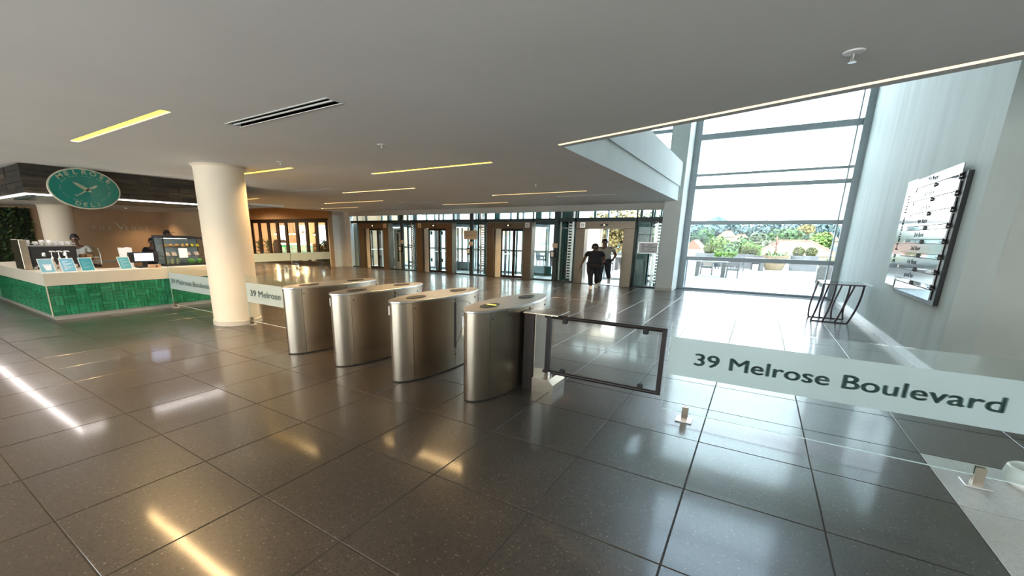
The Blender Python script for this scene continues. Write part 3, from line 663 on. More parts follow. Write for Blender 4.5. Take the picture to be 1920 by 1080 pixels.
barrier(-8.475, -6.13, (-8.42, -6.35), -8.335, 'glass barrier between the round column and the leftmost turnstile')
barrier(-11.925, -9.345, (-11.83, -9.6), -11.84, 'glass barrier between the deli counter and the round column')
barrier(8.2, 12.98, (8.6, 12.7), 0, 'far glass barrier pane at left in front of the folding doors', 0.97, 'y', -20.12, False)
barrier(13.02, 15.40, (13.3, 15.1), 0, 'far glass barrier pane touching the tan wall corner', 0.97, 'y', -20.12, False)
# slim sign stand behind the column
t = thing('sign_stand', 'slim white sign stand half hidden behind the round column', 'sign stand', (-10.95, 5.82, 0))
part('base', MB().box(-0.13, 0.13, -0.13, 0.13, 0, 0.012), M_WPLAST, t); part('pole', MB().bar((0, 0, 0.012), (0, 0, 0.95), 0.014), M_WPLAST, t)
hd = part('head', MB().prism_y([(-0.15, 1.20), (0.10, 1.02), (0.08, 0.99), (-0.17, 1.17)], -0.16, 0.16), M_WPLAST, t); part('panel', MB().prism_y([(-0.135, 1.192), (0.085, 1.034), (0.089, 1.039), (-0.131, 1.197)], -0.14, 0.14), M_BLACK, hd)

# ================================================================== GLASS CONSOLE TABLE
t = thing('console_table', 'glass topped console table with curved dark metal legs', 'table', (1.62, 12.45, 0))
M_LEG = mat('dark_iron', (0.06, 0.045, 0.05), 0.35, 0.7, noise=(9, 0.15))
for y, sgn, xs in ((-0.35, -1, (1.33, 1.55, 1.79, 2.02)), (0.35, 1, (1.33, 1.55, 1.79, 2.02))):
    part('top_rail', MB().bar((1.33 - 1.62, y, 0.86), (2.03 - 1.62, y, 0.86), 0.015), M_LEG, t)
    part('base_rail', MB().bar((-0.40, y * 0.86, 0.012), (0.27, y * 0.86, 0.012), 0.012), M_LEG, t)
    for k, x in enumerate(xs):
        x -= 1.62; xb = -0.39 + 0.215 * k
        if sgn > 0: x = x - 0.04
        path = []
        for q in range(13):
            u = q / 12; dx = (xb - x) * (u ** 2.2 if sgn < 0 else (u + 0.9 * math.sin(math.pi * u) * u))
            path.append((x + dx, y * (1 - 0.14 * u), 0.86 - 0.845 * u))
        part('leg', MB().tube(path, 0.017, 4, square=True), M_LEG, t)
for x in (-0.29, 0.41): part('side_rail', MB().bar((x, -0.35, 0.86), (x, 0.35, 0.86), 0.015), M_LEG, t)
part('glass_top', MB().box(-0.33, 0.52, -0.42, 0.45, 0.873, 0.885), M_PANE, t)

# ================================================================== FLOOR DIRECTORY ON THE RIGHT WALL
M_MIRROR = mat('mirror_steel', (0.46, 0.48, 0.48), 0.12, 1.0, noise=(3, 0.02))
M_MIRROR2 = mat('polished_strip', (0.74, 0.72, 0.70), 0.03, 1.0, noise=(3, 0.02))
M_DINK = mat('directory_ink', (0.06, 0.075, 0.075), 0.6, noise=(20, .1))
t = thing('floor_directory', 'tall directory board of mirrored steel strips on the right wall', 'sign', (2.206, 9.6, 0))
part('backing', MB().box(-0.055, 0.0, -1.27, 0.85, 0.93, 2.72), M_BLACK, t)
vp = part('title_panel', MB().box(-0.075, -0.060, 0.86, 1.46, 1.03, 2.86), M_MIRROR, t)
RV = Matrix(((0, 0, -1), (0, 1, 0), (1, 0, 0))).to_euler(); RH = Matrix(((0, 0, -1), (-1, 0, 0), (0, 1, 0))).to_euler()
me = fit_text('39 Melrose Blvd', 1.18, 0.15, bold=0.008); part('lettering', me, M_DINK, vp, loc=(-0.077, 1.14, 1.42), rot=RV)
part('fixing', MB().box(-0.078, -0.055, 0.9, 0.93, 2.5, 2.53).box(-0.078, -0.055, 0.9, 0.93, 1.2, 1.23), M_BLACK, vp)
names = ['7th floor', '6th floor', '5th floor', '4th floor', '3rd floor', '2nd floor', '1st floor', 'ground floor']
for q in range(9):
    zt = 2.835 - q * 0.213; y0 = -1.14 if q < 8 else -1.14
    sl = part('strip', MB().box(-0.082, -0.066, y0, 0.88 if q < 8 else 0.72, zt - 0.140, zt), M_MIRROR, t)
    if q < 8:
        part('lettering', fit_text(names[q], 0.50, 0.07, bold=0.006), M_DINK, sl, loc=(-0.084, 0.05 + 0.25, zt - 0.10), rot=RH)
        s2 = part('name_strip', MB().box(-0.068, -0.056, y0 + 0.12, 0.84, zt - 0.200, zt - 0.150), M_MIRROR2, t)
        part('clip', MB().box(-0.09, -0.058, -0.13, -0.10, zt - 0.21, zt - 0.15).box(-0.086, -0.058, -0.20, -0.03, zt - 0.186, zt - 0.174), M_BLACK, s2)
        part('clip', MB().box(-0.09, -0.058, y0 + 0.02, y0 + 0.05, zt - 0.21, zt - 0.13).box(-0.086, -0.058, y0 - 0.06, y0 + 0.16, zt - 0.186, zt - 0.174), M_DSTEEL, s2)
# white pot at the right edge
single('white_pot', MB().lathe([(0.09, 0), (0.125, 0.03), (0.14, 0.09), (0.13, 0.15), (0.12, 0.16), (0.11, 0.15), (0.10, 0.08)], n=28), M_WPLAST, 'white round pot on the pale floor at the right edge', 'pot', (1.96, 4.62, 0), smooth=True)

# ================================================================== DELI
DXF = -11.95                                          # counter front plane
M_TOP = mat('cream_worktop', (0.76, 0.68, 0.54), 0.35, noise=(3, 0.03))
GREENS = [mat('green_tile_a', (0.015, 0.20, 0.085), 0.12, noise=(14, 0.35)), mat('green_tile_b', (0.02, 0.25, 0.11), 0.12, noise=(14, 0.35)), mat('green_tile_c', (0.03, 0.29, 0.14), 0.14, noise=(14, 0.35))]
t = thing('deli_counter', 'L-shaped deli counter with green tiled front and cream worktop', 'counter', (DXF, 2.30, 0))
part('body', MB().box(-0.80, -0.02, 0.03, 4.1, 0.09, 0.71).box(-5.2, -0.80, 0.03, 0.95, 0.09, 0.71), mat('grout_pale', (0.10, 0.30, 0.20), 0.7, noise=(5, .1)), t)
part('plinth', MB().box(-0.80, -0.05, 0.05, 4.1, 0, 0.09).box(-5.2, -0.80, 0.05, 0.95, 0, 0.089), mat('plinth_grey', (0.55, 0.53, 0.48), 0.3, 0.4, noise=(5, .05)), t)
part('worktop', MB().box(-0.85, 0.012, -0.015, 4.12, 0.71, 0.966).box(-5.2, -0.85, -0.015, 1.1, 0.711, 0.965), M_TOP, t, bev=0.004)
part('corner_trim', MB().box(-0.012, 0.006, -0.006, 0.012, 0.09, 0.71), M_TOP, t)
MOD = 0.2033; tg = 0.006
tile_h = {}
def gtile(w, h, k):
    key = (round(w, 3), round(h, 3), k)
    if key not in tile_h:
        m = MB(); c = 0.004; a, b = (w - tg) / 2, (h - tg) / 2
        m.add([(0, -a, -b), (0, a, -b), (0, a, b), (0, -a, b), (0.014, -a + c, -b + c), (0.014, a - c, -b + c), (0.014, a - c, b - c), (0.014, -a + c, b - c)], [(4, 5, 6, 7), (0, 1, 5, 4), (1, 2, 6, 5), (2, 3, 7, 6), (3, 0, 4, 7)])
        me = m.mesh('green_tile'); me.materials.append(GREENS[k]); tile_h[key] = me
    return tile_h[key]
r = random.Random(11); cnt = 0; rest = MB()
for face, nm in (('front', 20), ('left', 22)):
    for c_ in range(nm):
        for w_ in range(3):
            for q in range(3):
                hor = (c_ + w_) % 2 == 0
                if hor: tw_, th_, u, v = MOD, MOD / 3, (c_ + 0.5) * MOD, 0.097 + w_ * MOD + (q + 0.5) * MOD / 3
                else: tw_, th_, u, v = MOD / 3, MOD, c_ * MOD + (q + 0.5) * MOD / 3, 0.097 + (w_ + 0.5) * MOD
                k = r.randrange(3)
                if face == 'front' and cnt < 150 or face == 'left' and c_ < 16:
                    cnt += 1
                    if face == 'front': part('green_tile', gtile(tw_, th_, k), None, t, loc=(-0.02, 0.012 + u, v))
                    else: part('green_tile', gtile(tw_, th_, k), None, t, loc=(-0.01 - u, 0.03, v), rot=(0, 0, -math.pi / 2))
                else:
                    a, b = (tw_ - tg) / 2, (th_ - tg) / 2
                    if face == 'front': rest.box(-0.02, -0.006, 0.012 + u - a, 0.012 + u + a, v - b, v + b)
                    else: rest.box(-0.01 - u - a, -0.01 - u + a, 0.016, 0.03, v - b, v + b)
stuff(part('green_tile_field', rest, GREENS[1], t))

# fascia of wooden planks over the counter, with its LED line
M_PL = [mat('plank_a', (0.048, 0.037, 0.025), 0.7, noise=(3, 0.5), stretch=(1, 1, 6), bump=(20, .3)), mat('plank_b', (0.026, 0.022, 0.016), 0.7, noise=(3, 0.5), stretch=(1, 1, 6), bump=(20, .3)), mat('plank_c', (0.080, 0.060, 0.040), 0.7, noise=(3, 0.5), stretch=(1, 1, 6), bump=(20, .3))]
t = thing('deli_fascia', 'dark reclaimed wood fascia hanging over the deli counter', 'fascia', (-11.9, 2.30, 2.50))
part('core', MB().box(-0.14, -0.03, 0.03, 4.22, 0.0, 0.536).box(-8.2, -0.14, 0.03, 0.14, 0, 0.536), M_BLACK, t)
r = random.Random(5); RWS = 5; rh = 0.536 / RWS
for face, Ltot in (('front', 4.24), ('left', 8.0)):
    for row in range(RWS):
        u = 0.0
        while u < Ltot - 0.05:
            l = min(r.uniform(0.55, 1.35), Ltot - u); d = r.uniform(0.012, 0.034); m = M_PL[r.choice((0, 0, 1, 1, 2))]; z0 = row * rh
            if face == 'front': part('plank', MB().box(-0.03, -0.03 + d, u + 0.003, u + l - 0.003, z0 + 0.004, z0 + rh - 0.003), m, t)
            else: part('plank', MB().box(-u - l + 0.003, -u - 0.003 - (0.03 if u == 0 else 0), 0.03 - d, 0.03, z0 + 0.004, z0 + rh - 0.003), m, t)
            u += l
M_LEDW = mat('led_white', (1, 0.97, 0.95), 0.5, emis=((1.0, 0.93, 0.90), 3.0), noise=(3, .02))
t = thing('led_line', 'white LED line under the edge of the wooden fascia', 'light', (-11.9, 2.30, 2.47))
part('front_run', MB().box(-0.06, -0.005, 0.0, 4.2, 0.0, 0.022), M_LEDW, t); part('left_run', MB().box(-8.0, -0.06, 0.0, 0.055, 0.0, 0.022), M_LEDW, t)
for (lx, ly, sz, rz_) in ((-0.03, 2.1, 4.2, math.pi / 2), (-4.0, 0.03, 8.0, 0)):
    ld = bpy.data.lights.new('led_glow', 'AREA'); ld.shape = 'RECTANGLE'; ld.size = sz; ld.size_y = 0.05; ld.energy = 12; ld.color = (1, 0.92, 0.88)
    lo = bpy.data.objects.new('led_glow', ld); COL.objects.link(lo); lo.parent = t; lo.location = (lx, ly, -0.006); lo.rotation_euler = (0, 0, rz_)
# deli ceiling behind the fascia
struct('ceiling_deli', MB().box(-20.5, -12.05, 2.45, 7.73, 2.57, 2.62).box(-20.5, -12.04, 2.34, 2.44, 2.5, 2.62), M_WHITE)
single('ceiling_panel', MB().box(-1.7, 1.7, -1.75, 1.75, -0.035, -0.002), M_TEAL, 'dark teal panel set in the deli ceiling', 'panel', (-13.9, 4.55, 2.57))
for x, y, lab in ((-19.6, 7.0, 'small downlight glowing on the tan wall near its corner'), (-18.0, 5.8, 'small downlight in the middle of the deli ceiling'), (-15.5, 6.9, 'small downlight in the deli ceiling behind the column')):
    d = thing('downlight', lab, 'light', (x, y, 2.57), group='deli downlights')
    part('ring', MB().lathe([(0.055, 0), (0.055, -0.008), (0.045, -0.01), (0.042, -0.002)], n=18), M_WPLAST, d); part('lamp', MB().lathe([(0.04, -0.001), (0.03, -0.005)], n=14), M_LEDW, d)
    ld = bpy.data.lights.new('down_glow', 'SPOT'); ld.energy = 22; ld.spot_size = 2.2; ld.spot_blend = 0.8; ld.color = (1, 0.72, 0.42); ld.shadow_soft_size = 0.05
    lo = bpy.data.objects.new('down_glow', ld); COL.objects.link(lo); lo.parent = d; lo.location = (0, 0, -0.03)

# round shop sign
M_SGREEN = mat('sign_teal', (0.0, 0.19, 0.145), 0.12, noise=(2, 0.05), coat=0.5); M_SEDGE = mat('sign_cream', (0.62, 0.58, 0.44), 0.4, noise=(4, .05)); M_SGOLD = mat('sign_letter', (0.36, 0.42, 0.28), 0.5, noise=(9, 0.15))
sc = at_x(158, 354, -11.72); SA, SB = 0.565, 0.395
t = thing('hanging_sign', 'oval teal deli sign with cream rim hanging from the fascia', 'sign', (-11.74, 3.16, 2.635))
def oval(a, b, n=64): return [(a * math.cos(2 * math.pi * i / n), b * math.sin(2 * math.pi * i / n)) for i in range(n)]
part('rim', MB().prism_x(oval(SA, SB), -0.03, 0.03), M_SEDGE, t); part('face', MB().prism_x(oval(SA - 0.022, SB - 0.022), 0.028, 0.034), M_SGREEN, t)
def arc_text(word, a, b, a0, a1, size, flip):
    n = len(word)
    for i, ch in enumerate(word):
        an = a0 + (a1 - a0) * (i + 0.5) / n; me = text_mesh(ch, size, 0, 0.003, 'CENTER', sx=1.25)
        y, z = a * math.cos(an), b * math.sin(an); tilt = math.atan2(math.sin(an) * a, math.cos(an) * b) - math.pi / 2
        if flip: tilt += math.pi
        R = Matrix(((0, 0, 1), (math.cos(tilt), -math.sin(tilt), 0), (math.sin(tilt), math.cos(tilt), 0)))
        part('letter', me, M_SGOLD, t, loc=(0.036, y, z), rot=R.to_euler())
arc_text('MELROSE', 0.435, 0.285, math.radians(150), math.radians(25), 0.115, False)
arc_text('DELI', 0.475, 0.345, math.radians(-118), math.radians(-62), 0.105, True)
dots = MB()
for i in range(44):
    a = 2 * math.pi * i / 44
    if i % 4: dots.box(0.0345, 0.037, 0.385 * math.cos(a) - 0.012, 0.385 * math.cos(a) + 0.012, 0.25 * math.sin(a) - 0.003, 0.25 * math.sin(a) + 0.003)
part('dotted_ring', dots, M_SEDGE, t)
def blob(pts): return MB().prism_x(pts, 0.0345, 0.042)
part('emblem_wing', blob([(-0.19, 0.115), (-0.12, 0.11), (-0.02, 0.05), (0.06, 0.0), (0.09, -0.06), (0.03, -0.05), (-0.06, 0.0), (-0.14, 0.06)]), M_SGOLD, t)
part('emblem_body', blob([(-0.19, -0.12), (-0.14, -0.125), (-0.02, -0.03), (0.09, 0.045), (0.16, 0.08), (0.20, 0.09), (0.17, 0.04), (0.08, 0.0), (0.0, -0.05), (-0.10, -0.115), (-0.17, -0.15)]), M_SGOLD, t)
part('hanger', MB().box(-0.16, -0.03, -0.3, -0.26, 0.1, 0.14).box(-0.16, -0.03, 0.26, 0.30, 0.1, 0.14), M_BLACK, t)

# lettering on the tan wall
t = thing('wall_lettering', 'THE VENUE lettering on the tan wall behind the deli', 'sign', (-20.5, 6.35, 1.86))
M_WL = mat('letter_metal', (0.62, 0.60, 0.50), 0.35, 0.3, noise=(5, .05)); RL = Matrix(((0, 0, 1), (1, 0, 0), (0, 1, 0))).to_euler()
for ch, y in zip('THE', (-0.80, -0.58, -0.36)): part('letter', text_mesh(ch, 0.20, 0.006, 0.001, 'CENTER', sx=0.9), M_WL, t, loc=(0.02, y, 0), rot=RL)
for ch, y in zip('ENUE', (0.16, 0.38, 0.60, 0.80)): part('letter', text_mesh(ch, 0.20, 0.006, 0.001, 'CENTER', sx=0.9), M_WL, t, loc=(0.02, y, 0), rot=RL)
part('letter_v', MB().prism_x([(-0.20, 0.36), (-0.02, 0.0), (0.14, 0.27), (-0.01, 0.08)], 0.01, 0.03), mat('letter_v_pale', (0.75, 0.74, 0.55), 0.4, noise=(5, .05)), t)

# living wall at far left
t = thing('plant_wall', 'dark green living wall of leaves left of the pale column', 'plants', (-20.48, 2.0, 0))
part('panel', MB().box(0.0, 0.06, -5.0, 1.95, 0.0, 2.5), mat('moss_dark', (0.012, 0.02, 0.008), 0.9, noise=(5, .3)), t)
def leaf_mesh(m, n, fpos, size, r, flat=0.0):
    for _ in range(n):
        c = Vector(fpos(r)); s = size * r.uniform(0.6, 1.4)
        ax = Vector((r.gauss(0, 1), r.gauss(0, 1), r.gauss(0, 1))).normalized(); b = ax.orthogonal().normalized(); c2 = ax.cross(b)
        m.quad(c - b * s, c - c2 * s * 0.45, c + b * s, c + c2 * s * 0.45)
    return m
M_LEAFD = mat('leaf_dark', (0.03, 0.07, 0.015), 0.6, noise=(9, .5)); M_LEAFY = mat('leaf_olive', (0.10, 0.12, 0.02), 0.6, noise=(9, .5))
r = random.Random(21)
stuff(part('leaves', leaf_mesh(MB(), 2600, lambda r: (r.uniform(0.06, 0.2), r.uniform(-2.0, 1.95), r.uniform(0.02, 2.5)), 0.06, r), M_LEAFD, t))
stuff(part('leaves_pale', leaf_mesh(MB(), 700, lambda r: (r.uniform(0.1, 0.24), r.uniform(-2.0, 1.95), r.uniform(0.02, 2.4)), 0.05, r), M_LEAFY, t))

# ---------------------------------------------------------------- things on the counter
WT = 0.966
M_MB = mat('menu_blue', (0.16, 0.42, 0.55), 0.4, noise=(3, .06)); M_MT = mat('menu_teal', (0.02, 0.26, 0.30), 0.4, noise=(3, .06)); M_MP = mat('menu_pale', (0.22, 0.45, 0.52), 0.4, noise=(3, .06))
def menu(y, m, lab, art, x=-12.07):
    t = thing('menu_stand', lab, 'menu', (x, y, WT), 0.12, group='tilted menus on the counter')
    R = (0, -0.38, 0)
    fr = part('frame', MB().box(-0.006, 0.0, -0.115, 0.115, 0, 0.30), M_WPLAST, t, rot=R); part('sheet', MB().box(0.0, 0.002, -0.105, 0.105, 0.012, 0.288), m, fr)
    pr = MB()
    if art == 'cup':
        pr.prism_x([(-0.03, 0.05), (0.05, 0.05), (0.07, 0.15), (-0.05, 0.15)], 0.0021, 0.003); pr.box(0.0021, 0.003, -0.06, 0.08, 0.155, 0.175)
    else:
        for q in range(8): pr.box(0.0021, 0.003, -0.08 + (0.01 if q % 3 else 0), 0.02 + 0.05 * ((q * 7) % 3 - 1), 0.05 + q * 0.025, 0.058 + q * 0.025)
    part('print', pr, M_PAPER if art == 'cup' else M_MB if m is M_MT else M_PAPER, fr)
    part('back_leg', MB().bar((-0.11, 0, 0), (-0.075, 0, 0.18), 0.006), M_WPLAST, t); part('foot', MB().box(-0.12, 0.03, -0.08, 0.08, 0, 0.006), M_WPLAST, t)
menu(2.42, M_MP, 'pale blue menu with a cup picture, nearest the counter corner', 'cup'); menu(2.74, M_MB, 'blue menu with lines of text, second from the corner', 'text')
menu(3.04, M_MT, 'teal menu third from the counter corner', 'text'); menu(3.70, M_MT, 'teal menu standing alone beside the till screen', 'text')
for k, y in enumerate((2.60, 2.71, 2.82)):
    t = thing('syrup_bottle', ['syrup pump bottle nearest the counter corner', 'middle syrup pump bottle', 'syrup pump bottle nearest the teal menu'][k], 'bottle', (-12.48, y, WT), group='syrup pump bottles')
    part('bottle', MB().lathe([(0.034, 0), (0.036, 0.02), (0.036, 0.17), (0.014, 0.22), (0.014, 0.25)], n=16), mat('syrup_amber', (0.5, 0.46, 0.38), 0.2, noise=(5, .1)), t, smooth=True)
    pm = part('pump', MB().lathe([(0.018, 0.25), (0.018, 0.29), (0.008, 0.30), (0.008, 0.40)], n=12), M_WPLAST, t); part('spout', MB().tube([(0, -0.03, 0.41), (0, 0.0, 0.415), (0.0, 0.05, 0.41), (0.0, 0.06, 0.395)], 0.011, 8), M_WPLAST, pm)
t = thing('coffee_machine', 'large black espresso machine with steel side on the counter', 'coffee machine', (-13.65, 2.80, WT))
bdy = part('body', MB().box(-0.28, 0.28, -0.36, 0.42, 0.05, 0.50), M_BLACK, t, bev=0.02)
part('side_cover', MB().box(-0.34, 0.34, -0.50, -0.37, 0.0, 0.64), M_STEEL, t, bev=0.01)
part('cup_rail', MB().box(-0.28, 0.28, -0.36, 0.42, 0.50, 0.515).bar((0.28, -0.36, 0.56), (0.28, 0.42, 0.56), 0.006), M_LID, t)
part('drip_tray', MB().box(0.28, 0.40, -0.30, 0.36, 0.05, 0.09), M_LID, t); part('foot', MB().box(-0.25, 0.25, -0.33, -0.28, 0, 0.05), M_LID, t); part('foot', MB().box(-0.25, 0.25, 0.34, 0.39, 0, 0.05), M_LID, t)
for y in (-0.15, 0.2):
    gh = part('group_head', MB().lathe([(0.035, 0.28), (0.04, 0.33), (0.03, 0.36)], 0.31, y, 14), M_LID, t); part('portafilter', MB().bar((0.31, y, 0.27), (0.50, y, 0.25), 0.014), M_BLACK, gh)
cupL = ['first', 'second', 'third', 'fourth', 'fifth', 'sixth', 'seventh']
for k in range(7):
    c = thing('coffee_cup', '%s white cup from the left on top of the espresso machine' % cupL[k], 'cup', (-13.52 + 0.05 * (k % 2), 2.47 + 0.112 * k, WT + 0.515), 0.3 * k, group='cups on the espresso machine')
    hh = 0.115 if k in (0, 2, 3) else 0.085
    part('bowl', MB().lathe([(0.028, 0.0), (0.042, 0.03), (0.046, hh), (0.042, hh), (0.038, 0.03)], n=18), M_WPLAST, c, smooth=True); part('handle', MB().tube([(0.042, 0, hh * 0.8), (0.07, 0, hh * 0.7), (0.07, 0, hh * 0.35), (0.04, 0, hh * 0.3)], 0.006, 6), M_WPLAST, c)
t = thing('pastry_dome', 'small curved glass cake cabinet right of the espresso machine', 'display case', (-13.5, 3.42, WT))
part('base', MB().box(-0.2, 0.2, -0.15, 0.18, 0, 0.05), M_BLACK, t)
part('glass_hood', MB().prism_y([(-0.2, 0.05), (0.2, 0.05), (0.2, 0.28), (0.14, 0.40), (0.0, 0.46), (-0.2, 0.46)], -0.15, 0.18), M_GLASS, t)
part('shelf', MB().box(-0.18, 0.18, -0.14, 0.17, 0.22, 0.23), M_LID, t); part('handle', MB().tube([(0.2, 0.19, 0.06), (0.21, 0.19, 0.3), (0.12, 0.19, 0.44)], 0.012, 8), M_LID, t)
for k, (x, y) in enumerate(((-0.08, -0.06), (0.08, 0.04))):
    single('cake', MB().lathe([(0.07, 0), (0.075, 0.05), (0.05, 0.07)], n=16), mat('cake_brown', (0.25, 0.13, 0.05), 0.7, noise=(20, .3)), ['brown cake at left inside the small cake cabinet', 'brown cake at right inside the small cake cabinet'][k], 'cake', (-13.5 + x, 3.42 + y, WT + 0.232), smooth=True)
# till with screen
t = thing('till_screen', 'black till with a glowing customer screen', 'till', (-12.45, 4.18, WT))
part('base', MB().box(-0.12, 0.14, -0.16, 0.20, 0, 0.03), M_BLACK, t); part('neck', MB().box(-0.03, 0.02, -0.04, 0.06, 0.03, 0.16), M_BLACK, t)
hd = part('housing', MB().box(-0.05, 0.03, -0.30, 0.30, 0.12, 0.36), M_BLACK, t, bev=0.01); part('screen', MB().box(0.031, 0.034, -0.19, 0.19, 0.155, 0.335), mat('screen_glow', (0.5, 0.6, 0.9), 0.3, emis=((0.55, 0.66, 1.0), 0.85), noise=(3, .03)), hd)
t = thing('card_box', 'small wooden card box in front of the till', 'box', (-12.08, 4.24, WT)); part('box', MB().box(-0.06, 0.06, -0.11, 0.11, 0, 0.085), mat('pale_wood', (0.50, 0.32, 0.19), 0.6, noise=(6, .2)), t); part('slot', MB().box(0.0605, 0.062, 0.01, 0.04, 0.02, 0.06), M_BLACK, t)
t = thing('paper_holder', 'white paper holder standing behind the till', 'holder', (-13.0, 4.02, WT)); part('box', MB().prism_x([(-0.1, 0), (0.1, 0), (0.12, 0.45), (0.03, 0.47), (-0.02, 0.45), (-0.13, 0.46)], -0.05, 0.05), M_WPLAST, t); part('base', MB().box(-0.08, 0.08, -0.12, 0.12, 0, 0.004), M_WPLAST, t)
t = thing('back_bench', 'low steel work bench behind the deli counter', 'bench', (-17.4, 5.4, 0)); part('top', MB().box(-0.35, 0.35, -1.2, 2.2, 0.86, 0.90), M_LID, t)
for x in (-0.3, 0.3):
    for y in (-1.15, 2.15): part('leg', MB().box(x - 0.02, x + 0.02, y - 0.02, y + 0.02, 0, 0.86), M_LID, t)
single('metal_tumbler', MB().lathe([(0.035, 0), (0.045, 0.13), (0.04, 0.13), (0.03, 0.01)], n=16), M_LID, 'small steel tumbler on the work bench behind the counter', 'cup', (-17.2, 5.2, 0.90), smooth=True)
# display fridge
t = thing('display_fridge', 'glass display fridge full of food beside the column', 'fridge', (-12.72, 5.12, WT))
part('base', MB().box(-0.30, 0.28, -0.50, 0.52, 0, 0.04), M_BLACK, t)
fk = part('frame', MB().box(0.25, 0.28, -0.50, -0.47, 0.04, 0.70).box(-0.30, -0.27, -0.50, -0.47, 0.04, 0.72).box(-0.30, -0.27, 0.49, 0.52, 0.04, 0.72).box(0.25, 0.28, 0.49, 0.52, 0.04, 0.66), M_BLACK, t)
part('top', MB().prism_x([(-0.52, 0.70), (-0.50, 0.76), (0.1, 0.75), (0.52, 0.70), (0.52, 0.66)], -0.30, 0.28), M_BLACK, t)
part('front_glass', MB().box(0.262, 0.270, -0.47, 0.49, 0.04, 0.69), M_GLASS, t); part('side_glass', MB().box(-0.27, 0.25, -0.49, -0.482, 0.04, 0.70), M_GLASS, t)
part('back', MB().box(-0.27, -0.26, -0.47, 0.49, 0.04, 0.72), mat('fridge_inner', (0.30, 0.33, 0.34), 0.4, noise=(4, .1)), t)
for z in (0.24, 0.46): part('shelf', MB().box(-0.26, 0.24, -0.47, 0.49, z, z + 0.01), M_GLASS, t)
part('lamp', MB().box(0.1, 0.14, -0.45, 0.48, 0.675, 0.69), M_LEDW, t)
part('price_card', MB().box(0.271, 0.274, -0.18, 0.02, 0.20, 0.44), M_PAPER, t)
FOOD = [('croissant', 'pastry', (0.55, 0.27, 0.07), 0.471), ('bread_roll', 'bread', (0.62, 0.36, 0.12), 0.471), ('lemon', 'fruit', (0.85, 0.65, 0.05), 0.471), ('sandwich', 'sandwich', (0.52, 0.36, 0.30), 0.251), ('salad_bowl', 'salad', (0.16, 0.36, 0.07), 0.04), ('jar', 'jar', (0.32, 0.30, 0.16), 0.04)]
spots = {0: [(-0.40), (-0.26), (-0.12)], 1: [0.02, 0.12], 2: [0.24, 0.36], 3: [-0.38, -0.22, 0.10, 0.30], 4: [0.16, 0.36], 5: [-0.40, -0.28, -0.16]}
ords = ['first', 'second', 'third', 'fourth']; where = {0: 'on the top fridge shelf', 1: 'on the top fridge shelf', 2: 'on the top fridge shelf', 3: 'on the middle fridge shelf', 4: 'at the bottom of the display fridge', 5: 'at the bottom of the display fridge'}
for k, (nm, cat, col, z) in enumerate(FOOD):
    m = mat('food_' + nm, col, 0.6, noise=(30, 0.3))
    for q, y in enumerate(spots[k]):
        lab = '%s %s from the left %s' % (ords[q], nm.replace('_', ' '), where[k]); loc = (-12.72 + 0.08, 5.12 + y, WT + z + (0.001 if z < 0.1 else 0.0))
        if k == 0: s = MB().tube([(-0.03, -0.055, 0.02), (0.02, -0.03, 0.035), (0.03, 0, 0.04), (0.02, 0.03, 0.035), (-0.03, 0.055, 0.02)], [0.012, 0.03, 0.038, 0.03, 0.012], 8)
        elif k in (1, 2): s = MB().lathe([(0.02, 0), (0.045, 0.02), (0.04, 0.06), (0.012, 0.08)], n=12)
        elif k == 3: s = MB().prism_y([(-0.07, 0), (0.07, 0), (0.0, 0.09)], -0.05, 0.05)
        elif k == 4: s = MB().lathe([(0.05, 0), (0.085, 0.07), (0.06, 0.11), (0.02, 0.13)], n=12)
        else: s = MB().lathe([(0.04, 0), (0.042, 0.10), (0.03, 0.12), (0.03, 0.14)], n=12)
        single(nm, s, m, lab, cat, loc, smooth=(k not in (3,)), group='food in the display fridge')

# ================================================================== FOLDING DOORS AND THE ROOM BEHIND THEM
YD = 15.45
M_DWOOD = mat('black_brown_wood', (0.018, 0.013, 0.010), 0.45, noise=(6, .3))
def dxp(px): return at_y(px, 480, YD).x
edges = [468, 475.5, 490, 506.5, 523, 539, 559, 577, 595, 614.5]
t = thing('folding_doors', 'black framed folding glass doors in the tan wall', 'door', (-24.1, YD + 0.1, 0))
part('head_frame', MB().box(DX0 + 24.1, DX1 + 24.1, -0.06, 0.06, 2.56, 2.66), M_DWOOD, t); part('floor_track', MB().box(DX0 + 24.1, DX1 + 24.1, -0.05, 0.05, -0.003, 0.03), M_DWOOD, t)
for k, (a, b) in enumerate(zip(edges, edges[1:])):
    xa, xb = dxp(a) + 24.1, dxp(b) + 24.1; s = 0.13
    if k == 0: xa = DX0 + 24.1
    lf = part('door_leaf', MB().box(xa, xa + s, -0.035, 0.035, 0.03, 2.56).box(xb - s, xb, -0.035, 0.035, 0.03, 2.56).box(xa + s, xb - s, -0.034, 0.034, 0.03, 0.25).box(xa + s, xb - s, -0.034, 0.034, 2.44, 2.56), M_DWOOD, t)
    if xb - xa > 0.4: part('pane', MB().box(xa + s, xb - s, -0.006, 0.006, 0.25, 2.44), M_GLASS, lf)
M_VW = mat('venue_wall', (0.62, 0.42, 0.26), 0.8, noise=(2, .06))
struct('wall_venue', MB().box(-34, -19.8, 21.2, 21.4, 0, 3.2).box(-34.2, -34, 15.7, 21.4, 0, 3.2).box(-20.0, -19.75, 16.76, 21.4, 0, 7.0), M_VW)
struct('floor_venue', MB().box(-34, -19.8, 15.6, 21.2, -0.02, -0.001), mat('venue_floor', (0.10, 0.08, 0.07), 0.2, noise=(2, .1)))
struct('ceiling_venue', MB().box(-34, -19.8, 15.7, 21.2, 3.1, 3.2), M_VW)
def vx(px, Y): return at_y(px, 440, Y).x
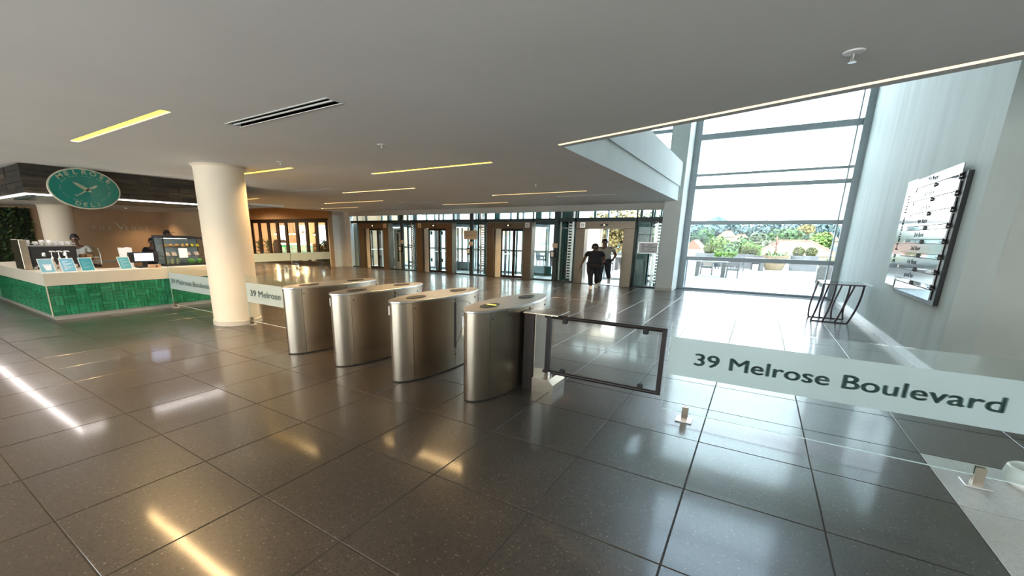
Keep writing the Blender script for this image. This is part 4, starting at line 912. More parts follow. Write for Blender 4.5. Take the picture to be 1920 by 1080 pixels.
# bright back window panels of the venue
M_VWIN = mat('lit_window', (1, .95, .8), .5, emis=((1.0, 0.88, 0.68), 1.5), noise=(1.5, .1)); M_VWINB = mat('lit_window_blue', (.8, .95, 1), .5, emis=((0.62, 0.92, 1.0), 1.2), noise=(1.5, .1))
for p0, p1, m, lab in ((510, 521, M_VWIN, 'bright window at left inside the venue room'), (526, 539, M_VWIN, 'bright window left of the pendants in the venue room'), (563, 576, M_VWIN, 'bright window right of the pendants in the venue room'), (598, 613, M_VWINB, 'bluish bright window at right inside the venue room')):
    a, b = vx(p0, 21.1), vx(p1, 21.1); cx = (a + b) / 2; h = (b - a) / 2
    w = thing('venue_window', lab, 'window', (cx, 21.12, 0), group='windows of the venue room')
    part('lit_pane', MB().box(-h, h, 0, 0.02, 1.0, 2.45), m, w); part('frame', MB().box(-h - 0.06, -h, -0.03, 0.03, 0.94, 2.5).box(h, h + 0.06, -0.03, 0.03, 0.94, 2.5).box(-h, h, -0.03, 0.03, 2.45, 2.5).box(-h, h, -0.03, 0.03, 0.94, 1.0), M_PAPER, w); part('glazing_bar', MB().box(-0.03, 0.03, -0.02, 0.0, 1.0, 2.45), M_PAPER, w)
M_PEND = mat('pendant_glow', (1, .8, .5), .5, emis=((1.0, 0.60, 0.22), 7.0), noise=(3, .05))
for k, (px, py) in enumerate(((517, 438), (543, 438), (551, 438), (568, 437), (590, 439))):
    p = at_y(px, py, 18.5)
    t = thing('pendant_lamp', 'glowing pendant lamp in the venue room, %s from the left' % ['first', 'second', 'third', 'fourth', 'fifth'][k], 'lamp', (p.x, 18.5, p.z), group='pendant lamps of the venue room')
    part('shade', MB().lathe([(0.03, 0.12), (0.07, 0.10), (0.17, 0.0), (0.165, 0.0), (0.06, 0.09)], n=16), M_LID, t); part('bulb', MB().ball((0, 0, 0.0), 0.11, 0.11, 0.09), M_PEND, t); part('cord', MB().bar((0, 0, 0.12), (0, 0, 3.1 - p.z), 0.006), M_BLACK, t)
    if k in (0, 2, 3):
        ld = bpy.data.lights.new('pendant_glow', 'POINT'); ld.energy = 60; ld.color = (1, .66, .34); ld.shadow_soft_size = 0.12; lo = bpy.data.objects.new('pendant_glow', ld); COL.objects.link(lo); lo.parent = t; lo.location = (0, 0, -0.2)
# bar with green tiles inside the venue
a, b = vx(527, 18.9), vx(585, 18.9)
t = thing('venue_bar', 'green tiled bar counter inside the venue room', 'counter', ((a + b) / 2, 18.9, 0)); h = (b - a) / 2
part('body', MB().box(-h, h, 0, 0.6, 0, 1.0), M_TOP, t); part('worktop', MB().box(-h - 0.05, h + 0.05, -0.05, 0.65, 1.0, 1.14), M_TOP, t)
r = random.Random(4)
for row in range(5):
    u = -h
    while u < h - 0.1:
        l = min(0.42, h - u); part('bar_tile', MB().box(u + 0.01, u + l - 0.01, -0.015, 0.0, 0.05 + row * 0.19, 0.05 + row * 0.19 + 0.18), GREENS[r.randrange(3)] if r.random() < .3 else mat('sage_tile', (0.20, 0.30, 0.20), 0.3, noise=(4, .2)), t); u += l
# plants and shelf in the venue
def potted(x, y, h, n, lab, rr, potm):
    t = thing('potted_plant', lab, 'plant', (x, y, 0), group='plants of the venue room')
    part('pot', MB().lathe([(0.2, 0), (0.26, 0.45), (0.24, 0.45), (0.2, 0.4)], n=18), potm, t, smooth=True); part('stem', MB().tube([(0, 0, 0.4), (0.03, 0.02, h * 0.7)], 0.02, 6), M_DWOOD, t)
    r = random.Random(n); m = MB()
    for q in range(n):
        a = r.uniform(0, 6.28); e = r.uniform(0.1, 1.3); l = r.uniform(0.25, rr); b0 = Vector((0.02, 0.02, r.uniform(0.5, h * 0.75))); d = Vector((math.cos(a) * math.cos(e), math.sin(a) * math.cos(e), math.sin(e))); s_ = d.cross(Vector((0, 0, 1))).normalized() * 0.05
        m.quad(b0, b0 + d * l * 0.5 + s_, b0 + d * l + Vector((0, 0, -0.12)), b0 + d * l * 0.5 - s_)
    part('leaves', m, mat('palm_leaf', (0.05, 0.10, 0.03), 0.5, noise=(5, .4)), t)
M_TERRA = mat('terracotta_dark', (0.25, 0.10, 0.05), 0.7, noise=(5, .1))
potted(vx(484, 16.6), 16.6, 1.5, 60, 'leafy plant behind the leftmost visible door leaf', 0.7, M_TERRA); potted(vx(500, 17.6), 17.6, 1.5, 60, 'leafy plant in a reddish pot behind the doors at left', 0.7, M_TERRA)
potted(vx(597, 16.4), 16.4, 1.5, 70, 'leafy plant behind the doors right of centre', 0.8, M_BLACK); potted(vx(608, 18.0), 18.0, 1.7, 90, 'largest leafy plant behind the rightmost door leaf', 0.8, M_BLACK)
t = thing('wall_shelf', 'pale lit shelves at left inside the venue room', 'shelf', (vx(499, 21.0), 20.95, 0))
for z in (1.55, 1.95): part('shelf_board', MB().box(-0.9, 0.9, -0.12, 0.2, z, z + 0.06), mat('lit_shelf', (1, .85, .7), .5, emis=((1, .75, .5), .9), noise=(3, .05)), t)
part('back_panel', MB().box(-0.9, 0.9, 0.2, 0.24, 0, 2.6), M_VW, t)
t = thing('upright_piano', 'dark low cabinet under the bright windows in the venue room', 'cabinet', (vx(520, 19.5), 19.6, 0)); part('body', MB().box(-0.9, 0.9, 0, 0.5, 0, 1.05), M_DWOOD, t); part('lid', MB().prism_x([(-0.1, 1.05), (0.5, 1.05), (0.5, 1.12), (0.05, 1.35)], -0.75, 0.6), M_DWOOD, t)
# downlights added in the foyer so that the tan walls glow
for x, y, lab in ((-22.5, 11.0, 'added foyer downlight nearest the far barrier'), (-25.5, 13.2, 'added foyer downlight in front of the folding doors')):
    d = thing('downlight', lab, 'light', (x, y, 3.4), group='added foyer downlights'); part('ring', MB().lathe([(0.07, 0), (0.07, -0.01), (0.05, -0.012), (0.045, -0.002)], n=18), M_WPLAST, d); part('lamp', MB().lathe([(0.045, -0.001), (0.03, -0.006)], n=14), M_LEDW, d)
    ld = bpy.data.lights.new('down_glow', 'SPOT'); ld.energy = 620; ld.spot_size = 2.95; ld.spot_blend = 0.9; ld.color = (1, 0.70, 0.40); ld.shadow_soft_size = 0.06
    lo = bpy.data.objects.new('down_glow', ld); COL.objects.link(lo); lo.parent = d; lo.location = (0, 0, -0.03)

# ================================================================== TERRACE AND NEIGHBOURHOOD
M_TERR = mat('terrace_stone', (0.36, 0.35, 0.32), 0.8, noise=(1.5, .04))
struct('terrace_floor', MB().box(-19.7, 40, 17.3, 36, -0.4, -0.02), M_TERR)
struct('ground', MB().box(-220, 260, 36, 420, -6.5, -6.0), mat('far_ground', (0.12, 0.18, 0.08), 0.9, noise=(.1, .2)))
struct('terrace_parapet', MB().box(-60, 40, 35.6, 35.9, -0.4, 0.55), M_TERR)
# louvre screen outside the window
t = thing('louvre_screen', 'white louvred screen outside at the window left edge', 'screen', (-2.18, 17.45, -0.02))
M_LOUV = mat('louvre_white', (0.74, 0.75, 0.74), 0.5, noise=(4, .03))
for y in (0.0, 2.45): part('post', MB().box(-0.03, 0.03, y - 0.03, y + 0.03, 0, 1.12), M_LOUV, t)
for q in range(15): part('slat', MB().prism_y([(-0.035, 0.10 + q * 0.066), (0.035, 0.06 + q * 0.066), (0.037, 0.067 + q * 0.066), (-0.033, 0.107 + q * 0.066)], 0.03, 2.42), M_LOUV, t)
part('kerb', MB().box(-0.08, 0.10, -0.05, 2.5, 0, 0.06), M_LOUV, t)

M_WICK = mat('grey_wicker', (0.17, 0.155, 0.14), 0.8, noise=(40, .35), bump=(120, .4)); M_WICKD = mat('grey_wicker_dark', (0.08, 0.08, 0.085), 0.8, noise=(40, .35), bump=(120, .4)); M_TTOP = mat('pale_table', (0.34, 0.33, 0.30), 0.6, noise=(5, .06))
def chair(m):
    t = thing('terrace_chair', 'x', 'chair', group='terrace chairs')
    part('seat', MB().box(-0.27, 0.27, -0.25, 0.25, 0.36, 0.46), m, t, bev=0.02); part('backrest', MB().prism_x([(0.22, 0.40), (0.28, 0.40), (0.34, 0.86), (0.28, 0.86)], -0.28, 0.28), m, t, bev=0.015)
    for s in (-1, 1): part('armrest', MB().prism_x([(-0.25, 0.58), (0.27, 0.62), (0.27, 0.68), (-0.25, 0.65)], s * 0.27 - 0.025, s * 0.27 + 0.025), m, t)
    for s in (-1, 1):
        for y in (-0.23, 0.23): part('leg', MB().tube([(s * 0.25, y, 0.60 if y < 0 else 0.4), (s * 0.27, y * 1.06, 0)], 0.024, 4, square=True), m, t)
    return t
def table(m, w=1.5, d=0.9):
    t = thing('terrace_table', 'x', 'table', group='terrace tables')
    part('top', MB().box(-w / 2, w / 2, -d / 2, d / 2, 0.72, 0.765), M_TTOP, t, bev=0.006)
    for s in (-1, 1):
        for y in (-1, 1): part('leg', MB().box(s * (w / 2 - 0.16) - 0.09, s * (w / 2 - 0.16) + 0.09, y * (d / 2 - 0.1) - 0.05, y * (d / 2 - 0.1) + 0.05, 0, 0.72), m, t)
    return t
ZT = -0.02
cp = {0: chair(M_WICK), 1: chair(M_WICKD)}; tp = {0: table(M_WICK), 1: table(M_WICKD)}; used = set()
def place(proto, key, x, y, rz, lab):
    o = proto[key] if (id(proto), key) not in used else copy_tree(proto[key]); used.add((id(proto), key))
    o.location = (x, y, ZT); o.rotation_euler = (0, 0, rz); o['label'] = lab; return o
PI = math.pi
place(tp, 0, -1.95, 24.3, 0.05, 'pale terrace table nearest the louvred screen')
place(cp, 0, -2.95, 23.75, PI / 2 + 0.2, 'terrace chair at the left end of the nearest table'); place(cp, 0, -0.95, 24.0, -PI / 2, 'terrace chair at the right end of the nearest table'); place(cp, 0, -2.2, 25.35, PI * 0.02, 'terrace chair behind the nearest table')
place(tp, 1, -0.35, 30.6, 0.1, 'dark terrace table just left of the big pot')
place(cp, 1, -1.55, 30.3, PI / 2, 'dark terrace chair left of the table by the big pot'); place(cp, 1, -0.9, 29.6, PI, 'dark terrace chair in front of the table by the big pot'); place(cp, 1, 0.0, 31.5, 0.1, 'dark terrace chair behind the table by the big pot')
place(cp, 1, -2.3, 30.4, PI / 2 + 0.4, 'dark terrace chair farthest left of the big pot')
place(tp, 0, 2.95, 22.3, 0.02, 'terrace table at the right edge of the window'); place(cp, 0, 2.35, 21.1, PI - 0.1, 'terrace chair near the glass console table, outside'); place(cp, 0, 2.6, 23.5, 0.1, 'terrace chair behind the table at the right window edge')
place(tp, 1, -10.6, 25.2, 0.0, 'terrace table seen through the third glass screen'); place(cp, 1, -11.7, 25.2, PI / 2, 'terrace chair left of the table behind the lifts'); place(cp, 1, -9.5, 25.2, -PI / 2, 'terrace chair right of the table behind the lifts')
place(tp, 0, -6.3, 25.5, 0.0, 'terrace table seen through the open lift'); place(cp, 1, -7.2, 24.4, PI, 'terrace chair seen at left through the open lift'); place(cp, 1, -5.9, 24.5, PI, 'terrace chair seen at right through the open lift')

# planters, hedge, big pot
M_PLANTER = mat('planter_grey', (0.115, 0.12, 0.125), 0.8, noise=(3, .05)); M_BUSH = mat('bush_olive', (0.075, 0.092, 0.02), 0.8, noise=(3, .4)); M_HEDGE = mat('hedge_lime', (0.09, 0.19, 0.015), 0.8, noise=(5, .4)); M_SOIL = mat('soil', (0.06, 0.045, 0.03), 0.9, noise=(9, .3))
def ball_leaves(m, c, rx, ry, rz, n, s, r):
    for _ in range(n):
        v = Vector((r.gauss(0, 1), r.gauss(0, 1), r.gauss(0, 1))).normalized() * r.uniform(0.55, 1.0) ** 0.5
        p = Vector(c) + Vector((v.x * rx, v.y * ry, v.z * rz)); ax = Vector((r.gauss(0, 1), r.gauss(0, 1), r.gauss(0, 1))).normalized(); b = ax.orthogonal().normalized(); c2 = ax.cross(b); k = s * r.uniform(.6, 1.4)
        m.quad(p - b * k, p - c2 * k * .6, p + b * k, p + c2 * k * .6)
    return m
bush_no = 0
def planter(x0, x1, bushes, lab, blabs, y=32.5, h=0.92):
    cx = (x0 + x1) / 2; w = (x1 - x0) / 2
    t = thing('planter', lab, 'planter', (cx, y, ZT), group='grey terrace planters')
    part('box', MB().box(-w, w, -0.35, -0.29, 0, h).box(-w, w, 0.29, 0.35, 0, h).box(-w, -w + 0.06, -0.29, 0.29, 0, h).box(w - 0.06, w, -0.29, 0.29, 0, h), M_PLANTER, t); part('soil', MB().box(-w + 0.06, w - 0.06, -0.29, 0.29, 0.3, h - 0.06), M_SOIL, t)
    for (bx_, rr), bl in zip(bushes, blabs):
        r = random.Random(int(bx_ * 100)); s = thing('shrub', bl, 'shrub', (bx_, y, ZT + h - 0.06), group='clipped shrubs in planters')
        part('foliage', ball_leaves(MB(), (0, 0, rr * 0.95), rr, rr * 0.8, rr, 420, 0.06, r), M_BUSH, s); part('stem', MB().tube([(0, 0, 0), (0.01, 0, rr)], 0.02, 6), M_DWOOD, s)
planter(-3.60, -2.50, [(-2.85, 0.33)], 'grey planter nearest the louvred screen', ['round shrub in the planter behind the louvred screen'])
planter(-1.15, -0.22, [(-0.85, 0.30), (-0.32, 0.24)], 'grey planter between the lime hedge and the big pot', ['left round shrub beside the lime hedge', 'right round shrub beside the big pot'])
planter(1.72, 3.05, [(2.05, 0.30), (2.68, 0.30)], 'grey planter right of the big pot', ['left shrub in the planter right of the pot', 'right shrub in the planter right of the pot'])
t = thing('hedge', 'lime green clipped hedge between two grey planters', 'hedge', (-1.83, 33.2, ZT)); r = random.Random(8)
m = MB()
for q in range(1500):
    p = Vector((r.uniform(-.62, .62), r.uniform(-.2, .2), r.uniform(0.3, .98))); ax = Vector((r.gauss(0, 1), r.gauss(0, 1), r.gauss(0, 1))).normalized(); b = ax.orthogonal().normalized(); c2 = ax.cross(b); m.quad(p - b * .06, p - c2 * .04, p + b * .06, p + c2 * .04)
part('leaves', m, M_HEDGE, t); part('trough', MB().box(-.64, .64, -.22, .22, 0, .4), M_PLANTER, t)
t = thing('large_pot', 'big cream round pot with low leaves and a bare small tree', 'planter', (0.92, 32.3, ZT))
part('pot', MB().lathe([(0.42, 0), (0.50, 0.1), (0.62, 0.55), (0.70, 0.9), (0.66, 0.9), (0.6, 0.6)], n=36), mat('cream_pot', (0.27, 0.20, 0.12), 0.7, noise=(3, .04)), t, smooth=True); part('soil', MB().lathe([(0.6, 0.7), (0.62, 0.82)], n=24), M_SOIL, t)
r = random.Random(31); m = MB()
for q in range(90):
    a = r.uniform(0, 6.28); l = r.uniform(.3, .9); b0 = Vector((math.cos(a) * .3, math.sin(a) * .3, .85)); d = Vector((math.cos(a), math.sin(a), r.uniform(-.1, .5))); s_ = d.cross(Vector((0, 0, 1))).normalized() * .06; m.quad(b0, b0 + d * l * .5 + s_ + Vector((0, 0, .12)), b0 + d * l, b0 + d * l * .5 - s_ + Vector((0, 0, .12)))
part('leaves', m, mat('leaf_fresh', (0.12, 0.22, 0.06), .7, noise=(6, .4)), t)
m = MB().tube([(0, 0, .8), (-.05, 0, 1.4), (-.12, 0, 2.0)], [.05, .04, .02], 6)
for q in range(14):
    a = r.uniform(0, 6.28); z = r.uniform(1.1, 1.9); l = r.uniform(.3, .7); m.tube([(-.05, 0, z), (-.05 + math.cos(a) * l * .5, math.sin(a) * l * .5, z + .25), (-.05 + math.cos(a) * l, math.sin(a) * l, z + .35)], [.02, .013, .006], 5)
part('branches', m, mat('bark_red', (0.22, 0.10, 0.07), .8, noise=(6, .2)), t)
t = thing('potted_plant', 'low yellow-green plant in a trough at the right window edge', 'plant', (3.25, 28.5, ZT)); part('trough', MB().box(-.5, .5, -.25, .25, 0, .45), M_PLANTER, t); part('leaves', ball_leaves(MB(), (0, 0, .62), .5, .25, .25, 260, .07, random.Random(9)), M_HEDGE, t)

# houses
M_ROOF = mat('orange_roof_tile', (0.26, 0.155, 0.08), .8, noise=(1.2, .2)); M_RIDGE = mat('roof_ridge_red', (0.26, 0.08, 0.05), .8, noise=(2, .2)); M_HWALL = mat('house_wall', (0.35, 0.30, 0.26), .8, noise=(1, .05)); M_PANEB = mat('far_window', (0.10, 0.13, 0.15), .15, noise=(2, .2))
def house(x0, x1, y, d, ze, zr, lab, inset, wallm=M_HWALL, roofm=M_ROOF, gable=False, nwin=3):
    cx = (x0 + x1) / 2; w = (x1 - x0) / 2; zg = -6.0
    t = thing('house', lab, 'house', (cx, y, zg), group='houses beyond the terrace')
    wl_ = part('wall', MB().box(-w * .93, w * .93, -d / 2 * .92, d / 2 * .92, 0, ze - zg), wallm, t)
    e, rz_ = ze - zg, zr - zg
    if gable: part('roof', MB().prism_y([(-w, e), (w, e), (0, rz_)], -d / 2, d / 2), roofm, t)
    else:
        part('roof', MB().add([(-w, -d / 2, e), (w, -d / 2, e), (w, d / 2, e), (-w, d / 2, e), (-w + inset, 0, rz_), (w - inset, 0, rz_)], [(0, 1, 5, 4), (1, 2, 5), (2, 3, 4, 5), (3, 0, 4), (3, 2, 1, 0)]), roofm, t)
        for a, b in (((-w, -d / 2, e), (-w + inset, 0, rz_)), ((w, -d / 2, e), (w - inset, 0, rz_)), ((-w + inset, 0, rz_), (w - inset, 0, rz_))): part('ridge', MB().tube([a, b], .14, 6), M_RIDGE, t)
    for q in range(nwin):
        u = -w * .93 + (q + .5) * 2 * w * .93 / nwin; wn_ = part('window', MB().box(u - .55, u + .55, -d / 2 * .92 - .06, -d / 2 * .92, e - 2.0, e - .6), M_PAPER, t); part('pane', MB().box(u - .45, u + .45, -d / 2 * .92 - .075, -d / 2 * .92 - .06, e - 1.9, e - .7), M_PANEB, wn_)
house(-0.4, 6.6, 57, 9, 0.35, 1.75, 'largest orange hip-roofed house behind the big pot', 2.2)
house(-4.4, -1.2, 84, 6, 1.5, 2.6, 'orange-roofed house left of centre among the trees', 1.2); house(-6.6, -3.9, 92, 6, 2.3, 3.3, 'small orange-roofed house farther behind the trees', 1.0); house(6.6, 9.2, 80, 6, 1.8, 2.9, 'orange-roofed house at right among the trees', 0.9)
house(-5.9, -4.3, 45, 4, 0.9, 1.75, 'small white gabled house with red roof at left', 0.5, M_PAPER, M_RIDGE, True, 1)
house(11.5, 16, 70, 7, 1.0, 2.6, 'orange-roofed house hidden behind the right wall side', 1.5)

# wooded hill closing the view
hm = MB(); n_ = 80; r = random.Random(17); zr = at_y(1450, 424, 150).z
tops = [zr + 1.6 * math.sin(i * .55) + 1.1 * math.sin(i * 1.7 + 1) + r.uniform(-.6, .6) for i in range(n_ + 1)]
for i in range(n_):
    x0, x1 = -160 + 320 * i / n_, -160 + 320 * (i + 1) / n_
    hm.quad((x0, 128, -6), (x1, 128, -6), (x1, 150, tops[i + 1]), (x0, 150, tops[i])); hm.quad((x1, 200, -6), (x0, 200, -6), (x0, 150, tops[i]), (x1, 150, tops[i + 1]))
struct('hill', hm, mat('hazy_wooded_hill', (0.075, 0.11, 0.10), .95, noise=(.25, .5), bump=(.5, 1.0)))  # distance haze is put into the hill's bluish colour
# trees
M_T = [mat('foliage_green', (0.055, 0.11, 0.035), .9, noise=(.6, .4)), mat('foliage_lime', (0.10, 0.155, 0.035), .9, noise=(.6, .4)), mat('foliage_dark', (0.04, 0.075, 0.045), .9, noise=(.6, .3)), mat('foliage_hazy', (0.075, 0.115, 0.115), .9, noise=(.3, .25)), mat('foliage_gold', (0.19, 0.145, 0.05), .9, noise=(.6, .4)), mat('foliage_grey', (0.11, 0.13, 0.07), .9, noise=(.6, .3))]  # the far skyline foliage has distance haze mixed into its paler, bluer colour
M_TRUNK = mat('trunk', (0.12, 0.09, 0.07), .9, noise=(3, .3))
def tree(x, y, top, rad, k, lab, n=1100, ls=None, zg=-6.0, tall=1.0):
    t = thing('tree', lab, 'tree', (x, y, zg), group='trees beyond the terrace'); r = random.Random(int(x * 37 + y * 11)); m = MB(); ls = ls or rad * 0.085
    zc = top - zg - rad * tall
    blobs = [(Vector((r.uniform(-.6, .6) * rad, r.uniform(-.5, .5) * rad, zc + r.uniform(-.55, .45) * rad * tall)), rad * r.uniform(.35, .6)) for _ in range(9)] + [(Vector((0, 0, zc)), rad * .6), (Vector((0, 0, zc + rad * tall * .42)), rad * .5)]
    for q in range(n):
        c, rr = blobs[q % len(blobs)]; v = Vector((r.gauss(0, 1), r.gauss(0, 1), r.gauss(0, 1))).normalized(); p = c + v * rr * r.uniform(.75, 1.03)
        nrm = (v + Vector((r.uniform(-.7, .7), r.uniform(-.7, .7), r.uniform(-.7, .7)))).normalized(); b = nrm.orthogonal().normalized(); c2 = nrm.cross(b); s = ls * r.uniform(.6, 1.5)
        m.quad(p - b * s, p - c2 * s, p + b * s, p + c2 * s)
    part('crown', m, M_T[k], t); part('trunk', MB().tube([(0, 0, 0), (0.05 * rad, 0, zc * .6), (0, 0.05, zc)], [rad * .09, rad * .07, rad * .04], 7), M_TRUNK, t)
def px_tree(px, top, Y, wpx, k, lab, **kw):
    p = at_y(px, top, Y); tree(p.x, Y, p.z, wpx / 2 / F_PX * Y * 1.08, k, lab, **kw)
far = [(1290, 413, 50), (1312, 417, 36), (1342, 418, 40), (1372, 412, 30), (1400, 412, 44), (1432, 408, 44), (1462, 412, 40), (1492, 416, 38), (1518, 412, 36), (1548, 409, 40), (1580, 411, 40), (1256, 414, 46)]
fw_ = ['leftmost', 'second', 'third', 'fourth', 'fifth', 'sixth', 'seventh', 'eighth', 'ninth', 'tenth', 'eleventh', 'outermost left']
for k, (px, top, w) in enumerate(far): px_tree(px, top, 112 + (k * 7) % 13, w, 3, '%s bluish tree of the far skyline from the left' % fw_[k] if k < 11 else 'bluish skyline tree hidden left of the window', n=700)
for k, (px, top, Y, w, c, lab) in enumerate([(1302, 432, 60, 34, 2, 'dark green tree at the left window edge'), (1330, 425, 78, 34, 0, 'tall green tree left of the orange roofs'), (1352, 440, 62, 34, 1, 'lime green tree below the tall green one'), (1338, 446, 70, 20, 5, 'yellowish small tree behind the white gable'),
        (1392, 440, 66, 40, 0, 'green tree in front of the left orange roofs'), (1425, 432, 74, 44, 5, 'grey-green tree behind the big pot'), (1455, 428, 84, 44, 0, 'green tree left above the large roof'), (1488, 424, 80, 46, 0, 'broad green tree above the large roof'), (1520, 436, 72, 40, 2, 'dark green tree right above the large roof'), (1545, 432, 66, 36, 1, 'lime tree at the right window edge'), (1510, 420, 95, 26, 4, 'small golden tree high at right'), (1412, 452, 52, 26, 1, 'low lime bush tree left of the large roof'), (1296, 462, 44, 22, 2, 'low dark tree beside the white gable'), (1372, 456, 50, 44, 0, 'low green tree behind the lime hedge')]):
    px_tree(px, top, Y, w, c, lab)
px_tree(1369, 428, 92, 9, 2, 'slim dark cypress above the orange roofs', tall=2.6, n=500)
# greenery and buildings seen through the lifts
for k, (x, y, top, rad, c, lab) in enumerate([(-11.2, 39, 4.6, 2.6, 4, 'golden tree seen through the open lift at left'), (-8.4, 40, 4.4, 2.4, 5, 'grey-green tree seen through the open lift at right'), (-14.8, 38, 2.6, 1.5, 1, 'lime bush tree seen right of the third lift')]): tree(x, y, top, rad, c, lab, zg=-6.0, n=4200, ls=0.11)
t = thing('office_building', 'white office building seen through the lift glass', 'building', (-36, 47, -6)); r = random.Random(2)
part('wall', MB().box(-24, 17.5, 0, 12, 0, 18), M_PAPER, t)
for row in range(4):
    for c_ in range(13):
        u = -22 + c_ * 3.05; z = 3.2 + row * 3.6
        wn_ = part('window', MB().box(u - .95, u + .95, -.10, 0, z, z + 2.1), M_FRAME, t); part('pane', MB().box(u - .82, u + .82, -.13, -.10, z + .12, z + 1.98), mat('office_pane', (0.24, 0.36, 0.38), .1, noise=(1, .2)), wn_)
for row in range(4): part('ledge', MB().box(-24, 17.5, -.3, 0, 2.4 + row * 3.6, 2.6 + row * 3.6), M_PAPER, t)
t = thing('garden_shed', 'low orange-roofed pavilion seen through the lift glass', 'building', (-27, 39, -2)); part('wall', MB().box(-3, 3, 0, 4, 0, 4.0), M_PAPER, t); part('roof', MB().add([(-3.4, -.4, 4), (3.4, -.4, 4), (3.4, 4.4, 4), (-3.4, 4.4, 4), (-1.5, 2, 5.2), (1.5, 2, 5.2)], [(0, 1, 5, 4), (1, 2, 5), (2, 3, 4, 5), (3, 0, 4), (3, 2, 1, 0)]), M_ROOF, t)

# ================================================================== PEOPLE
def skin_part(name, verts, edges, m, parent, sub=2, label=None):
    """verts: {key: (x, y, z, rx, ry)}; first key is the root. One continuous surface grown on a skeleton."""
    keys = list(verts); bm = bmesh.new(); sl = bm.verts.layers.skin.verify(); vv = {}
    for k in keys:
        x, y, z, rx, ry = verts[k]; v = bm.verts.new((x, y, z)); v[sl].radius = (rx, ry); v[sl].use_root = (k == keys[0]); vv[k] = v
    for a, b in edges: bm.edges.new((vv[a], vv[b]))
    me = bpy.data.meshes.new(name); bm.to_mesh(me); bm.free()
    o = link(name, me, m, parent)
    sk = o.modifiers.new('skin', 'SKIN'); sk.use_smooth_shade = True; sk.branch_smoothing = 0.4
    ss = o.modifiers.new('smooth', 'SUBSURF'); ss.levels = sub; ss.render_levels = sub
    if label: o['label'] = label
    return o
def chain(*ks): return list(zip(ks, ks[1:]))
M_SKIN = mat('skin_brown', (0.13, 0.065, 0.04), 0.5, noise=(20, .1)); M_SKIN2 = mat('skin_brown_light', (0.20, 0.105, 0.065), 0.5, noise=(20, .1)); M_HAIR = mat('hair_black', (0.012, 0.010, 0.010), 0.7, noise=(40, .2)); M_EYE = mat('eye_white', (.7, .7, .68), .3, noise=(9, .02)); M_LIP = mat('lip', (0.16, 0.05, 0.045), .5, noise=(9, .1))
